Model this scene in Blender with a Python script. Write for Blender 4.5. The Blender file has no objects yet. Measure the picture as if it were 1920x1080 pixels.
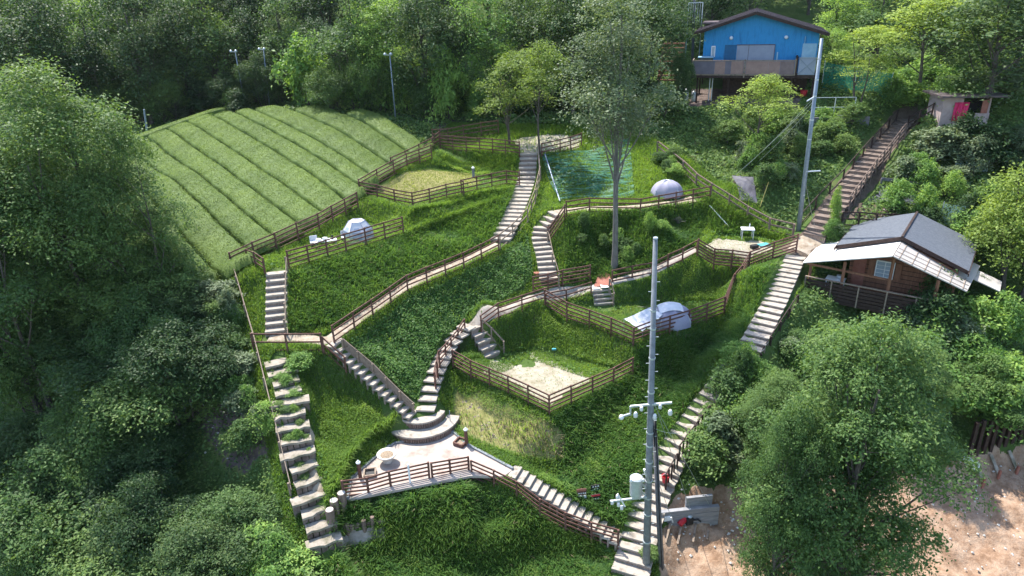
import bpy, math, random
import numpy as np
from mathutils import Vector, Matrix, geometry
from mathutils.bvhtree import BVHTree
R = math.radians
random.seed(7); rng = np.random.default_rng(11)
sc = bpy.context.scene
COL = sc.collection
# ---------------------------------------------------------------- camera, sky, sun, exposure
CAM = Vector((0, 0, 20.0)); F = 1280.0; PITCH = 23.5; ROLL = -2.0
cd = bpy.data.cameras.new('camera'); co = bpy.data.objects.new('camera', cd); COL.objects.link(co)
cd.sensor_width = 36; cd.lens = 36 * F / 1920; cd.clip_start = 0.1; cd.clip_end = 1200
CR = Matrix.Rotation(R(90 - PITCH), 3, 'X') @ Matrix.Rotation(R(ROLL), 3, 'Z')
co.matrix_world = Matrix.Translation(CAM) @ CR.to_4x4()
sc.camera = co
SUN_AZ = -32.0      # degrees from straight ahead, negative = left
SUN_EL = 59.0
w = bpy.data.worlds.new('World'); sc.world = w; w.use_nodes = True
nt = w.node_tree; bg = nt.nodes['Background']; sk = nt.nodes.new('ShaderNodeTexSky')
sk.sky_type = 'NISHITA'; sk.sun_disc = False; sk.sun_elevation = R(SUN_EL); sk.sun_rotation = R(SUN_AZ)
nt.links.new(sk.outputs[0], bg.inputs[0]); bg.inputs[1].default_value = 0.15
sl = bpy.data.lights.new('sun', 'SUN'); sl.energy = 3.7; sl.angle = R(0.55); sl.color = (1.0, 0.95, 0.87)
so = bpy.data.objects.new('sun', sl); COL.objects.link(so)
sdir = Vector((math.sin(R(SUN_AZ)) * math.cos(R(SUN_EL)), math.cos(R(SUN_AZ)) * math.cos(R(SUN_EL)), math.sin(R(SUN_EL))))
so.rotation_euler = sdir.to_track_quat('Z', 'Y').to_euler(); so.location = (0, 30, 60)
sc.view_settings.view_transform = 'Standard'; sc.view_settings.look = 'None'
sc.view_settings.exposure = 1.45; sc.view_settings.gamma = 1

def ray(u, v):
    return (CR @ Vector(((u - 960) / F, -(v - 540) / F, -1))).normalized()
def P(u, v, z):
    d = ray(u, v); return CAM + d * ((z - CAM.z) / d.z)
def PD(u, v, y):
    """point on the sight line at forward distance y"""
    d = ray(u, v); return CAM + d * (y / d.y)

# ---------------------------------------------------------------- terrain
EDGES = []; TP = []
def L(*pts, close=False, dz=0.0):
    ids = []
    for (u, v, z) in pts:
        p = P(u, v, z); p.z += dz; TP.append(p); ids.append(len(TP) - 1)
    for a, b in zip(ids, ids[1:]): EDGES.append((a, b))
    if close: EDGES.append((ids[-1], ids[0]))
def S(*pts, dz=0.0):
    for (u, v, z) in pts:
        p = P(u, v, z); p.z += dz; TP.append(p)
def W(*pts):
    for p in pts: TP.append(Vector(p))
# terrace
L((648,944,0),(655,895,0),(722,838,0),(738,828,0),(850,806,0),(875,828,0),(968,880,0),(950,900,0),(882,900,0),close=True)
L((625,925,.5),(650,868,.55),(690,815,.65),(742,785,.8))
L((648,956,-.5),(885,912,-.5),(1000,975,-1.3),(1150,1045,-2.8))
S((700,990,-1.75),(900,978,-1.9),(1050,1000,-2.2),(640,1000,-1.3))
S((760,1005,-1.6),(900,1005,-1.7),(1050,1030,-2.6),(700,1040,-1.9))
S((650,1080,-2.6),(900,1080,-3.2),(1100,1080,-3.8))
# stairs right of the terrace
L((968,884,-.05),(1165,1012,-2.3))
# right long stair
L((1150,1080,-2.9),(1170,1000,-2.1),(1195,930,-1.4),(1235,850,-.4),(1320,740,1.3),(1385,650,2.8),(1430,570,3.9),(1480,480,4.9))
L((1222,1080,-2.9),(1238,1000,-2.1),(1256,930,-1.4),(1290,850,-.4),(1365,740,1.3),(1432,650,2.8),(1475,570,3.9),(1530,485,4.9))
S((1100,930,-1.25),(1180,880,-.7),(1020,890,-.9),(960,850,-.1))
# platform B
L((848,690,1.2),(1030,782,1.15),(1190,708,1.2),(1160,690,1.25),(1060,672,1.25),(985,652,1.25),(935,672,1.2),(905,660,1.4),close=True)
S((1035,830,.2),(950,800,.3),(870,745,.55),(1150,780,.2),(1250,760,.5),(1200,820,-.3),(1100,860,-.6),(845,790,.1))
# path 1
L((775,775,.85),(800,700,1.75),(825,662,2.2),(872,600,2.85),(930,572,3.2),(1000,550,3.5),(1108,530,3.65),(1215,503,4.35),(1300,462,5.1))
L((815,775,.85),(830,700,1.7),(852,665,2.1),(902,618,2.75),(945,590,3.15),(1010,565,3.45),(1112,546,3.6),(1220,516,4.3),(1305,476,5.05))
# platform F
L((1025,572,2.95),(1187,647,2.7),(1262,622,2.75),(1358,585,2.75),(1345,555,2.8),(1250,566,2.75),(1132,575,2.7),(1060,568,2.8),close=True)
S((1300,520,3.7),(1380,510,4.7),(1360,620,1.9),(1300,690,1.2))
# platform D
L((1307,480,5.1),(1403,503,5.1),(1493,472,5.1),(1450,440,5.2),(1340,438,5.2),(1310,462,5.15),close=True)
# stair 3 and path 2
L((1000,528,3.9),(998,480,4.9),(992,440,5.7),(1020,398,6.8))
L((1046,532,3.8),(1040,480,4.8),(1030,445,5.6),(1062,408,6.8),(1105,402,6.85),(1200,404,6.8),(1335,378,6.7))
S((1010,440,5.7),(1022,480,4.9),(1150,450,5.3),(1250,430,5.6))
L((1030,385,6.95),(1050,380,6.9),(1180,370,6.95),(1300,350,7.1),(1335,352,7.1))
# net slope
L((1015,292,8.85),(1085,268,9.1),(1180,258,9.3),(1225,265,9.1))
S((1330,365,7.0),(1400,400,6.2),(1480,432,5.5),(1290,320,7.9))
# path 2 left / slope K
L((600,640,4.0),(620,625,4.0),(760,525,4.8),(865,482,5.2),(930,448,5.6))
L((480,662,3.8),(610,655,3.9),(640,640,3.95),(768,543,4.75),(872,500,5.1),(940,468,5.5))
L((500,628,4.0),(538,628,4.0),(590,632,4.0))
L((498,512,6.2),(543,505,6.2),(757,437,6.2))
L((440,506,6.0),(520,466,6.3),(600,428,6.5),(672,388,6.9))
S((690,415,6.3),(640,450,6.2),(470,560,5.0))
L((775,785,.8),(622,648,3.9))
S((760,700,2.2),(700,640,3.3),(900,560,4.1),(980,500,4.7),(800,770,.9))
S((600,760,1.8),(660,740,1.7),(590,830,1.0),(600,700,2.9))
# stair 2
L((922,450,5.6),(940,415,6.3),(968,340,7.55),(975,290,8.8))
L((958,450,5.55),(990,410,6.3),(1010,340,7.5),(1010,290,8.8))
# platform C
L((680,365,7.4),(775,388,7.35),(880,362,7.4),(965,345,7.5),(955,335,7.5),(890,318,7.4),(850,312,7.4),(800,310,7.4),(740,335,7.4),close=True)
L((757,446,6.05),(850,408,6.45),(935,378,6.95))
S((770,412,6.3),(860,385,6.75),(850,440,5.75),(760,480,5.6),(860,460,5.6))
L((822,276,8.7),(972,292,8.85))
S((1000,262,9.2),(950,235,9.8),(880,240,9.7),(1080,240,9.8))
# tea (given as the top of the hedges, the ground is 0.8 lower)
L((375,530,5.9),(440,492,6.9),(530,440,7.3),(612,392,7.8),(672,350,8.3),(750,298,9.2),(815,262,9.7),dz=-.8)
S((480,330,8.3),(390,285,9.1),(590,270,9.6),(700,290,9.15),(300,430,7.3),(250,350,8.5),(420,420,7.45),(560,340,8.4),dz=-.8)
L((800,240,10.3),(700,214,10.9),(600,204,11.0),(500,203,10.9),(380,218,10.5),(270,252,9.6),dz=-.8)
# left stone stair and left slope
L((490,672,3.6),(515,740,2.9),(520,800,2.1),(535,860,1.2),(560,930,.1),(600,1020,-1.0))
L((545,672,3.6),(575,740,2.8),(575,800,2.0),(582,860,1.15),(625,950,0),(635,1030,-1.1))
L((435,512,5.7),(477,655,3.5),(505,750,2.5),(545,935,.1),(540,1040,-1.2))
S((350,600,3.2),(300,750,1.0),(420,720,2.6),(400,900,-.8),(200,900,-2.5),(450,1060,-2.6),(150,600,1.5),(330,560,4.8))
S((200,500,5.0),(0,480,4.0),(0,560,3.0),(0,760,-1.5),(0,1000,-5),(250,1080,-4.5))
# upper right
L((1500,445,5.5),(1550,380,6.8),(1618,290,8.7),(1680,220,10.3))
L((1545,450,5.4),(1590,388,6.6),(1655,298,8.5),(1722,225,10.1))
S((1420,330,8.0),(1450,230,9.9),(1300,200,11.0),(1420,190,11.4),(1540,185,11.6),(1600,230,10.4),(1350,290,8.6),(1300,240,9.9))
S((1640,410,6.2),(1720,370,7.0),(1860,330,7.8),(1915,250,8.4),(1760,225,10.0),(1640,350,7.2),(1900,420,6.4))
S((1640,170,12.2),(1800,170,12.4),(1915,170,12.4))
# right below the cabin
S((1520,520,3.9),(1620,560,3.0),(1760,540,3.2),(1900,560,2.8),(1500,650,2.0),(1650,700,1.0),(1850,720,.8),(1440,760,.7),(1380,840,-.6))
S((1330,905,-1.0),(1820,825,-.9),(1920,812,-.7),(1600,850,-.8))
L((1262,918,-1.2),(1345,905,-1.3),(1600,870,-1.3),(1830,838,-1.3),(1920,830,-1.2))
L((1262,980,-2.2),(1345,965,-2.3),(1600,940,-2.4),(1820,900,-2.4),(1920,890,-2.3))
S((1280,1080,-3.4),(1400,1040,-3.0),(1600,1060,-3.3),(1800,980,-2.8),(1915,950,-2.7),(1915,1080,-3.6),(1850,1040,-3.4))
# surroundings in plain metres
W((-60,15,-9),(-60,40,-4),(-45,62,6),(-60,75,8),(-30,75,9.6),(0,72,11),(20,70,12.5),(45,70,13.5),(75,70,13),(60,45,6),(60,20,0),(50,5,-6))
W((0,8,-9),(-30,8,-11),(25,8,-9),(-60,-15,-14),(0,-15,-14),(60,-15,-10),(0,14,-6.5),(20,14,-5),(-15,14,-6.5),(35,20,-2.6),(-28,18,-7))
W((-100,90,12),(-50,90,14),(0,88,17),(45,88,19),(100,90,18),(-120,125,28),(-60,125,34),(0,125,38),(60,125,38),(130,125,34),(-220,200,60),(-80,220,75),(0,220,80),(80,220,75),(220,200,60),(-220,-60,-20),(220,-60,-20),(-220,60,0),(220,60,5),(0,-60,-20))
# drop duplicates and triangulate
pts2 = [Vector((p.x, p.y)) for p in TP]
vo, eo, fo, ov, oe, of = geometry.delaunay_2d_cdt(pts2, EDGES, [], 0, 0.01)
zo = []
src = np.array([(p.x, p.y, p.z) for p in TP])
for i, p in enumerate(vo):
    if ov[i]: zo.append(float(np.mean([TP[j].z for j in ov[i]])))
    else:
        d = (src[:, 0] - p.x) ** 2 + (src[:, 1] - p.y) ** 2
        k = np.argsort(d)[:4]; wt = 1 / (d[k] + .01); zo.append(float((src[k, 2] * wt).sum() / wt.sum()))
tin = BVHTree.FromPolygons([Vector((p.x, p.y, z)) for p, z in zip(vo, zo)], [tuple(f) for f in fo])
GX0, GX1, GY0, GY1, GS = -46.0, 50.0, 10.0, 78.0, 0.25
nx = int((GX1 - GX0) / GS) + 1; ny = int((GY1 - GY0) / GS) + 1
HZ = np.zeros((ny, nx))
for j in range(ny):
    for i in range(nx):
        h = tin.ray_cast(Vector((GX0 + i * GS, GY0 + j * GS, 200)), Vector((0, 0, -1)))
        HZ[j, i] = h[0].z if h[0] else 0
def blur(a):
    b = np.pad(a, 1, 'edge')
    return (b[1:-1, 1:-1] * 4 + (b[:-2, 1:-1] + b[2:, 1:-1] + b[1:-1, :-2] + b[1:-1, 2:]) * 2 + b[:-2, :-2] + b[2:, 2:] + b[:-2, 2:] + b[2:, :-2]) / 16
HZ = blur(HZ)
_m = [P(*q) for q in [(375,530,5.9),(440,492,6.9),(612,385,7.8),(672,340,8.3),(750,290,9.2),(815,255,9.7),(800,240,10.3),(700,210,10.9),(500,200,10.9),(380,214,10.5),(270,245,9.6),(150,330,8.2),(150,480,6),(330,560,5)]]
_gx, _gy = np.meshgrid(GX0 + GS * np.arange(nx), GY0 + GS * np.arange(ny)); _in = np.zeros_like(_gx, bool); _j = len(_m) - 1
for _i in range(len(_m)):
    a, b = _m[_i], _m[_j]; _in ^= ((a.y > _gy) != (b.y > _gy)) & (_gx < (b.x - a.x) * (_gy - a.y) / (b.y - a.y + 1e-12) + a.x); _j = _i
for _k in range(160): HZ = np.where(_in, blur(HZ), HZ)
def HN(x, y):
    """height of the ground at arrays x, y"""
    x = np.asarray(x, float); y = np.asarray(y, float)
    fx = np.clip((x - GX0) / GS, 0, nx - 1.001); fy = np.clip((y - GY0) / GS, 0, ny - 1.001)
    i = fx.astype(int); j = fy.astype(int); a = fx - i; b = fy - j
    return (HZ[j, i] * (1 - a) + HZ[j, i + 1] * a) * (1 - b) + (HZ[j + 1, i] * (1 - a) + HZ[j + 1, i + 1] * a) * b
def H(x, y):
    if GX0 <= x <= GX1 and GY0 <= y <= GY1: return float(HN(x, y))
    h = tin.ray_cast(Vector((x, y, 300)), Vector((0, 0, -1)))
    return h[0].z if h[0] else 0.0
def G(u, v, up=0.0):
    """first point of the sight line that is `up` above the ground"""
    d = ray(u, v); t = 12.0; prev = t
    while t < 260:
        p = CAM + d * t
        if p.z - H(p.x, p.y) <= up:
            a, b = prev, t
            for _ in range(14):
                m = (a + b) / 2; q = CAM + d * m
                if q.z - H(q.x, q.y) <= up: b = m
                else: a = m
            q = CAM + d * b; return Vector((q.x, q.y, H(q.x, q.y)))
        prev = t; t += 0.25
    q = CAM + d * 100
    return Vector((q.x, q.y, H(q.x, q.y)))
def inpoly(x, y, poly):
    x = np.asarray(x); y = np.asarray(y); r = np.zeros(x.shape, bool); n = len(poly); j = n - 1
    for i in range(n):
        xi, yi = poly[i][0], poly[i][1]; xj, yj = poly[j][0], poly[j][1]
        c = ((yi > y) != (yj > y)) & (x < (xj - xi) * (y - yi) / (yj - yi + 1e-12) + xi); r ^= c; j = i
    return r
def zone(*pix): 
    return [G(u, v).xy[:] for (u, v) in pix]
def segdist(x, y, line):
    best = np.full(np.shape(x), 1e9)
    for (a, b) in zip(line, line[1:]):
        dx, dy = b[0] - a[0], b[1] - a[1]; t = np.clip(((x - a[0]) * dx + (y - a[1]) * dy) / (dx * dx + dy * dy + 1e-9), 0, 1)
        best = np.minimum(best, np.hypot(x - a[0] - t * dx, y - a[1] - t * dy))
    return best
# ---------------------------------------------------------------- materials
def newmat(name):
    m = bpy.data.materials.new(name); m.use_nodes = True; return m, m.node_tree, m.node_tree.nodes['Principled BSDF']
def ramp(n, fac, stops):
    r = n.nodes.new('ShaderNodeValToRGB'); e = r.color_ramp.elements
    while len(e) < len(stops): e.new(0.5)
    for k, (p, c) in enumerate(stops): e[k].position = p; e[k].color = (*c, 1)
    n.links.new(fac, r.inputs[0]); return r.outputs[0]
def noise(n, scale, detail=4, rough=.6, vec=None, obj=False):
    t = n.nodes.new('ShaderNodeTexNoise'); t.inputs['Scale'].default_value = scale; t.inputs['Detail'].default_value = detail
    t.inputs['Roughness'].default_value = rough
    if vec is None:
        c = n.nodes.new('ShaderNodeTexCoord'); vec = c.outputs['Object'] if obj else None
        if vec is None:
            g = n.nodes.new('ShaderNodeNewGeometry'); vec = g.outputs['Position']
    n.links.new(vec, t.inputs['Vector']); return t.outputs[0]
def math_(n, op, a, b=None, clamp=False):
    m = n.nodes.new('ShaderNodeMath'); m.operation = op; m.use_clamp = clamp
    for k, s in enumerate((a, b)):
        if s is None: continue
        if isinstance(s, (int, float)): m.inputs[k].default_value = s
        else: n.links.new(s, m.inputs[k])
    return m.outputs[0]
def mix(n, f, a, b, mode='MIX'):
    m = n.nodes.new('ShaderNodeMix'); m.data_type = 'RGBA'; m.blend_type = mode
    for k, s in ((0, f), (6, a), (7, b)):
        if isinstance(s, (int, float)): m.inputs[k].default_value = s
        elif isinstance(s, tuple): m.inputs[k].default_value = (*s, 1)
        else: n.links.new(s, m.inputs[k])
    return m.outputs[2]
def bump(n, b, h, strength=.4, dist=.03):
    k = n.nodes.new('ShaderNodeBump'); k.inputs['Strength'].default_value = strength; k.inputs['Distance'].default_value = dist
    n.links.new(h, k.inputs['Height']); n.links.new(k.outputs[0], b.inputs['Normal'])
def attr(n, name):
    a = n.nodes.new('ShaderNodeAttribute'); a.attribute_name = name; return a.outputs['Fac']

def surf(name, c1, c2, scale=3, rough=.8, metal=0, bs=.3, bd=.01, spec=.3, detail=5, c3=None, stretch=None):
    m, n, b = newmat(name)
    vec = None
    if stretch:
        c = n.nodes.new('ShaderNodeNewGeometry'); mp = n.nodes.new('ShaderNodeMapping'); mp.inputs['Scale'].default_value = stretch
        n.links.new(c.outputs['Position'], mp.inputs[0]); vec = mp.outputs[0]
    f = noise(n, scale, detail, .65, vec)
    stops = [(.3, c1), (.7, c2)] if c3 is None else [(.28, c1), (.5, c2), (.72, c3)]
    n.links.new(ramp(n, f, stops), b.inputs['Base Color'])
    b.inputs['Roughness'].default_value = rough; b.inputs['Metallic'].default_value = metal
    b.inputs['Specular IOR Level'].default_value = spec
    if bs: bump(n, b, noise(n, scale * 4, 4), bs, bd)
    return m
M = {}
M['wood_brown'] = surf('wood_brown', (.075, .032, .024), (.125, .06, .046), 5, .75, c3=(.17, .095, .075))
M['wood_grey'] = surf('wood_grey', (.10, .075, .055), (.27, .21, .16), 5, .85, c3=(.16, .12, .09))
M['wood_dark'] = surf('wood_dark', (.02, .012, .01), (.06, .036, .03), 6, .7)
M['log'] = surf('log', (.10, .07, .055), (.25, .18, .15), 9, .9, stretch=(1, 1, .15))
M['tread'] = surf('tread', (.14, .115, .085), (.35, .31, .265), 2.6, .9, bs=.5, c3=(.28, .245, .205), detail=9)
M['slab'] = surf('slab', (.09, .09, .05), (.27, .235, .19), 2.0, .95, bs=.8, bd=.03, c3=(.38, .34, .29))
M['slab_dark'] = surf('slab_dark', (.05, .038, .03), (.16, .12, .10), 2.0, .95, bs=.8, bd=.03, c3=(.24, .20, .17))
M['riser'] = surf('riser', (.18, .125, .10), (.36, .285, .24), 8, .9, stretch=(3, 3, .3))
M['paving'] = surf('paving', (.23, .16, .13), (.37, .315, .275), 1.1, .9, bs=.3, c3=(.42, .37, .33), detail=9)
M['pathmat'] = surf('pathmat', (.20, .15, .10), (.42, .36, .29), 2.5, .95, bs=.8, bd=.03)
M['earthpath'] = surf('earthpath', (.07, .05, .035), (.16, .12, .09), 3, .95, bs=1, bd=.04)
M['concrete'] = surf('concrete', (.13, .145, .16), (.23, .25, .27), 4, .85, bs=.2)
M['concrete_dark'] = surf('concrete_dark', (.10, .10, .11), (.18, .18, .19), 5, .85, bs=.2)
M['steel'] = surf('steel', (.42, .46, .48), (.60, .64, .66), 6, .45, .5, bs=0)
M['steel_blue'] = surf('steel_blue', (.17, .21, .26), (.25, .30, .35), 5, .5, .3, bs=0)
M['porcelain'] = surf('porcelain', (.68, .68, .66), (.80, .80, .80), 6, .3, 0, bs=0)
M['stone_light'] = surf('stone_light', (.42, .40, .36), (.62, .60, .56), 5, .85)
M['ash'] = surf('ash', (.12, .09, .06), (.36, .28, .20), 20, .95)
M['black'] = surf('black', (.012, .012, .014), (.03, .03, .032), 6, .6, bs=0)
M['white'] = surf('white', (.72, .73, .74), (.84, .85, .86), 3, .6, bs=0)
M['red'] = surf('red', (.40, .02, .03), (.58, .04, .05), 6, .6, bs=0)
M['pinkred'] = surf('pinkred', (.55, .02, .10), (.75, .05, .17), 6, .8)
M['terracotta'] = surf('terracotta', (.24, .085, .06), (.34, .15, .11), 4, .9)
M['grey_fabric'] = surf('grey_fabric', (.27, .26, .34), (.35, .34, .42), 1.5, .8, bs=.25, bd=.04)
M['white_fabric'] = surf('white_fabric', (.50, .51, .55), (.62, .63, .67), 1.5, .8, bs=.25, bd=.03)
M['window_fabric'] = surf('window_fabric', (.30, .36, .46), (.38, .45, .56), 2, .5, bs=0)
M['rope'] = surf('rope', (.30, .28, .22), (.45, .42, .33), 9, .9, bs=0)
M['wire'] = surf('wire', (.22, .27, .24), (.34, .40, .36), 9, .5, .3, bs=0)
M['bamboo'] = surf('bamboo', (.42, .32, .08), (.60, .48, .16), 5, .7)
M['tarp_black'] = surf('tarp_black', (.035, .035, .05), (.10, .10, .13), 1.5, .6, bs=.5, bd=.04, spec=.3)
M['shingle'] = surf('shingle', (.065, .075, .095), (.12, .135, .16), 7, .75, bs=.6, bd=.02)
M['tin_brown'] = surf('tin_brown', (.075, .058, .062), (.14, .11, .115), 3, .5, .2, bs=.1)
M['poly'] = surf('poly', (.36, .33, .30), (.48, .44, .41), 1.2, .55, bs=.1, spec=.4)
M['brown_wall'] = surf('brown_wall', (.16, .07, .04), (.29, .14, .085), 4, .75, stretch=(4, 4, .6))
M['pink_wall'] = surf('pink_wall', (.33, .25, .24), (.44, .35, .33), 3, .9)
M['turquoise'] = surf('turquoise', (.05, .26, .30), (.10, .40, .44), 3, .8)
M['purple_plastic'] = surf('purple_plastic', (.05, .04, .12), (.09, .07, .18), 3, .6)
M['block'] = surf('block', (.17, .17, .18), (.30, .30, .31), 3, .9, stretch=(.6, .6, 5))
M['deck_panel_a'] = surf('deck_panel_a', (.17, .12, .12), (.24, .175, .165), 2, .85)
M['deck_panel_b'] = surf('deck_panel_b', (.25, .16, .14), (.33, .22, .19), 2, .85)
M['deck_panel_c'] = surf('deck_panel_c', (.13, .115, .14), (.18, .16, .19), 2, .85)
M['shutter'] = surf('shutter', (.24, .27, .34), (.30, .33, .40), 2, .6, bs=.1)
M['blue_door'] = surf('blue_door', (.012, .09, .20), (.02, .13, .27), 3, .6, bs=.1)
M['pale_blue'] = surf('pale_blue', (.22, .40, .54), (.34, .52, .64), 2, .6, bs=.1)
M['green_box'] = surf('green_box', (.03, .055, .06), (.05, .08, .08), 3, .6, bs=.1)
M['blue_wall'] = surf('blue_wall', (.012, .17, .40), (.03, .27, .56), 2.5, .6, bs=.15, c3=(.02, .21, .46), stretch=(1.5, 1.5, .35))
m, n, b = newmat('glass_pane'); b.inputs['Base Color'].default_value = (.35, .42, .50, 1); b.inputs['Roughness'].default_value = .08; b.inputs['Specular IOR Level'].default_value = .8; M['glass'] = m
m, n, b = newmat('lamp_glass'); b.inputs['Base Color'].default_value = (.7, .74, .78, 1); b.inputs['Roughness'].default_value = .1; M['lamp_glass'] = m
m, n, b = newmat('poly_sunlit'); M['poly_sunlit'] = surf('poly_sunlit', (.72, .68, .62), (.82, .78, .72), 1.0, .5, bs=.1)  # pale copy of the lower roof sheet, sunlight painted into its colour

def net(name, col, open_=.45):
    m, n, b = newmat(name)
    b.inputs['Base Color'].default_value = (*col, 1); b.inputs['Roughness'].default_value = .6
    c = n.nodes.new('ShaderNodeNewGeometry'); wv = n.nodes.new('ShaderNodeTexNoise'); wv.inputs['Scale'].default_value = 14; wv.inputs['Detail'].default_value = 3
    n.links.new(c.outputs['Position'], wv.inputs['Vector'])
    a = math_(n, 'GREATER_THAN', wv.outputs[0], open_); n.links.new(a, b.inputs['Alpha']); return m
M['green_net'] = net('green_net', (.02, .22, .13), .47)
M['pale_net'] = net('pale_net', (.35, .48, .42), .52)

def leafmat(name, dark, mid, light, tr=.38, pscale=.35, rough=.55, tcol=None, objvar=.35, spec=.2):
    """leaf or grass: per-leaf random tone, broad patches of tone, light passing through"""
    m, n, b = newmat(name)
    f = math_(n, 'ADD', math_(n, 'MULTIPLY', attr(n, 'rnd'), .5), math_(n, 'MULTIPLY', noise(n, pscale, 3), .62))
    oi = n.nodes.new('ShaderNodeObjectInfo')
    f = math_(n, 'ADD', f, math_(n, 'MULTIPLY', math_(n, 'SUBTRACT', oi.outputs['Random'], .5), objvar))
    col = ramp(n, f, [(.22, dark), (.52, mid), (.85, light)])
    n.links.new(col, b.inputs['Base Color']); b.inputs['Roughness'].default_value = rough; b.inputs['Specular IOR Level'].default_value = spec
    t = n.nodes.new('ShaderNodeBsdfTranslucent'); tc = mix(n, 1.0, col, tcol or (1.4, 1.35, .7), 'MULTIPLY')
    n.links.new(tc, t.inputs[0])
    ms = n.nodes.new('ShaderNodeMixShader'); ms.inputs[0].default_value = tr
    n.links.new(b.outputs[0], ms.inputs[1]); n.links.new(t.outputs[0], ms.inputs[2])
    n.links.new(ms.outputs[0], n.nodes['Material Output'].inputs['Surface']); return m
M['leaf_dark'] = leafmat('leaf_dark', (0.025, 0.054, 0.023), (0.050, 0.100, 0.035), (0.102, 0.157, 0.051), .34)
M['leaf_mid'] = leafmat('leaf_mid', (0.048, 0.098, 0.032), (0.089, 0.166, 0.050), (0.171, 0.252, 0.070), .38)
M['leaf_bright'] = leafmat('leaf_bright', (0.072, 0.146, 0.038), (0.142, 0.266, 0.064), (0.284, 0.412, 0.096), .42)
M['leaf_yellow'] = leafmat('leaf_yellow', (0.096, 0.150, 0.034), (0.190, 0.273, 0.060), (0.334, 0.428, 0.096), .42)
M['leaf_silver'] = leafmat('leaf_silver', (0.066, 0.106, 0.052), (0.122, 0.174, 0.087), (0.213, 0.260, 0.144), .32, rough=.5, spec=.2)
M['grass'] = leafmat('grass', (.068, .138, .034), (.130, .238, .052), (.220, .335, .074), .54, .45, .6, objvar=0, tcol=(1.5, 1.4, .6))
M['tallgrass'] = leafmat('tallgrass', (.046, .115, .034), (.092, .195, .052), (.170, .280, .070), .52, .5, .5, objvar=0, tcol=(1.5, 1.4, .6))
M['sunlitgrass'] = leafmat('sunlitgrass', (.095, .185, .044), (.185, .310, .070), (.290, .400, .100), .52, .5, .6, objvar=0, tcol=(1.4, 1.35, .6))  # grass copy with sunlight painted in as a lighter, yellower green
M['drygrass'] = leafmat('drygrass', (.13, .19, .045), (.22, .28, .07), (.32, .36, .11), .42, .8, .7, objvar=0)
M['straw'] = leafmat('straw', (.12, .10, .055), (.21, .175, .105), (.31, .26, .17), .30, .8, .7, objvar=0, tcol=(1.2, 1.1, .8))
M['clover'] = leafmat('clover', (.040, .105, .028), (.084, .182, .044), (.150, .265, .064), .44, .6, .5, objvar=0, tcol=(1.4, 1.35, .6))
M['tea'] = leafmat('tea', (.085, .140, .038), (.145, .215, .060), (.225, .305, .070), .34, .55, .6, objvar=.16, spec=.15)
M['bark'] = surf('bark', (.05, .042, .035), (.13, .11, .095), 8, .95, stretch=(2, 2, .4))
M['bark_pale'] = surf('bark_pale', (.09, .085, .075), (.20, .185, .165), 6, .95, stretch=(2, 2, .4))

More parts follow.
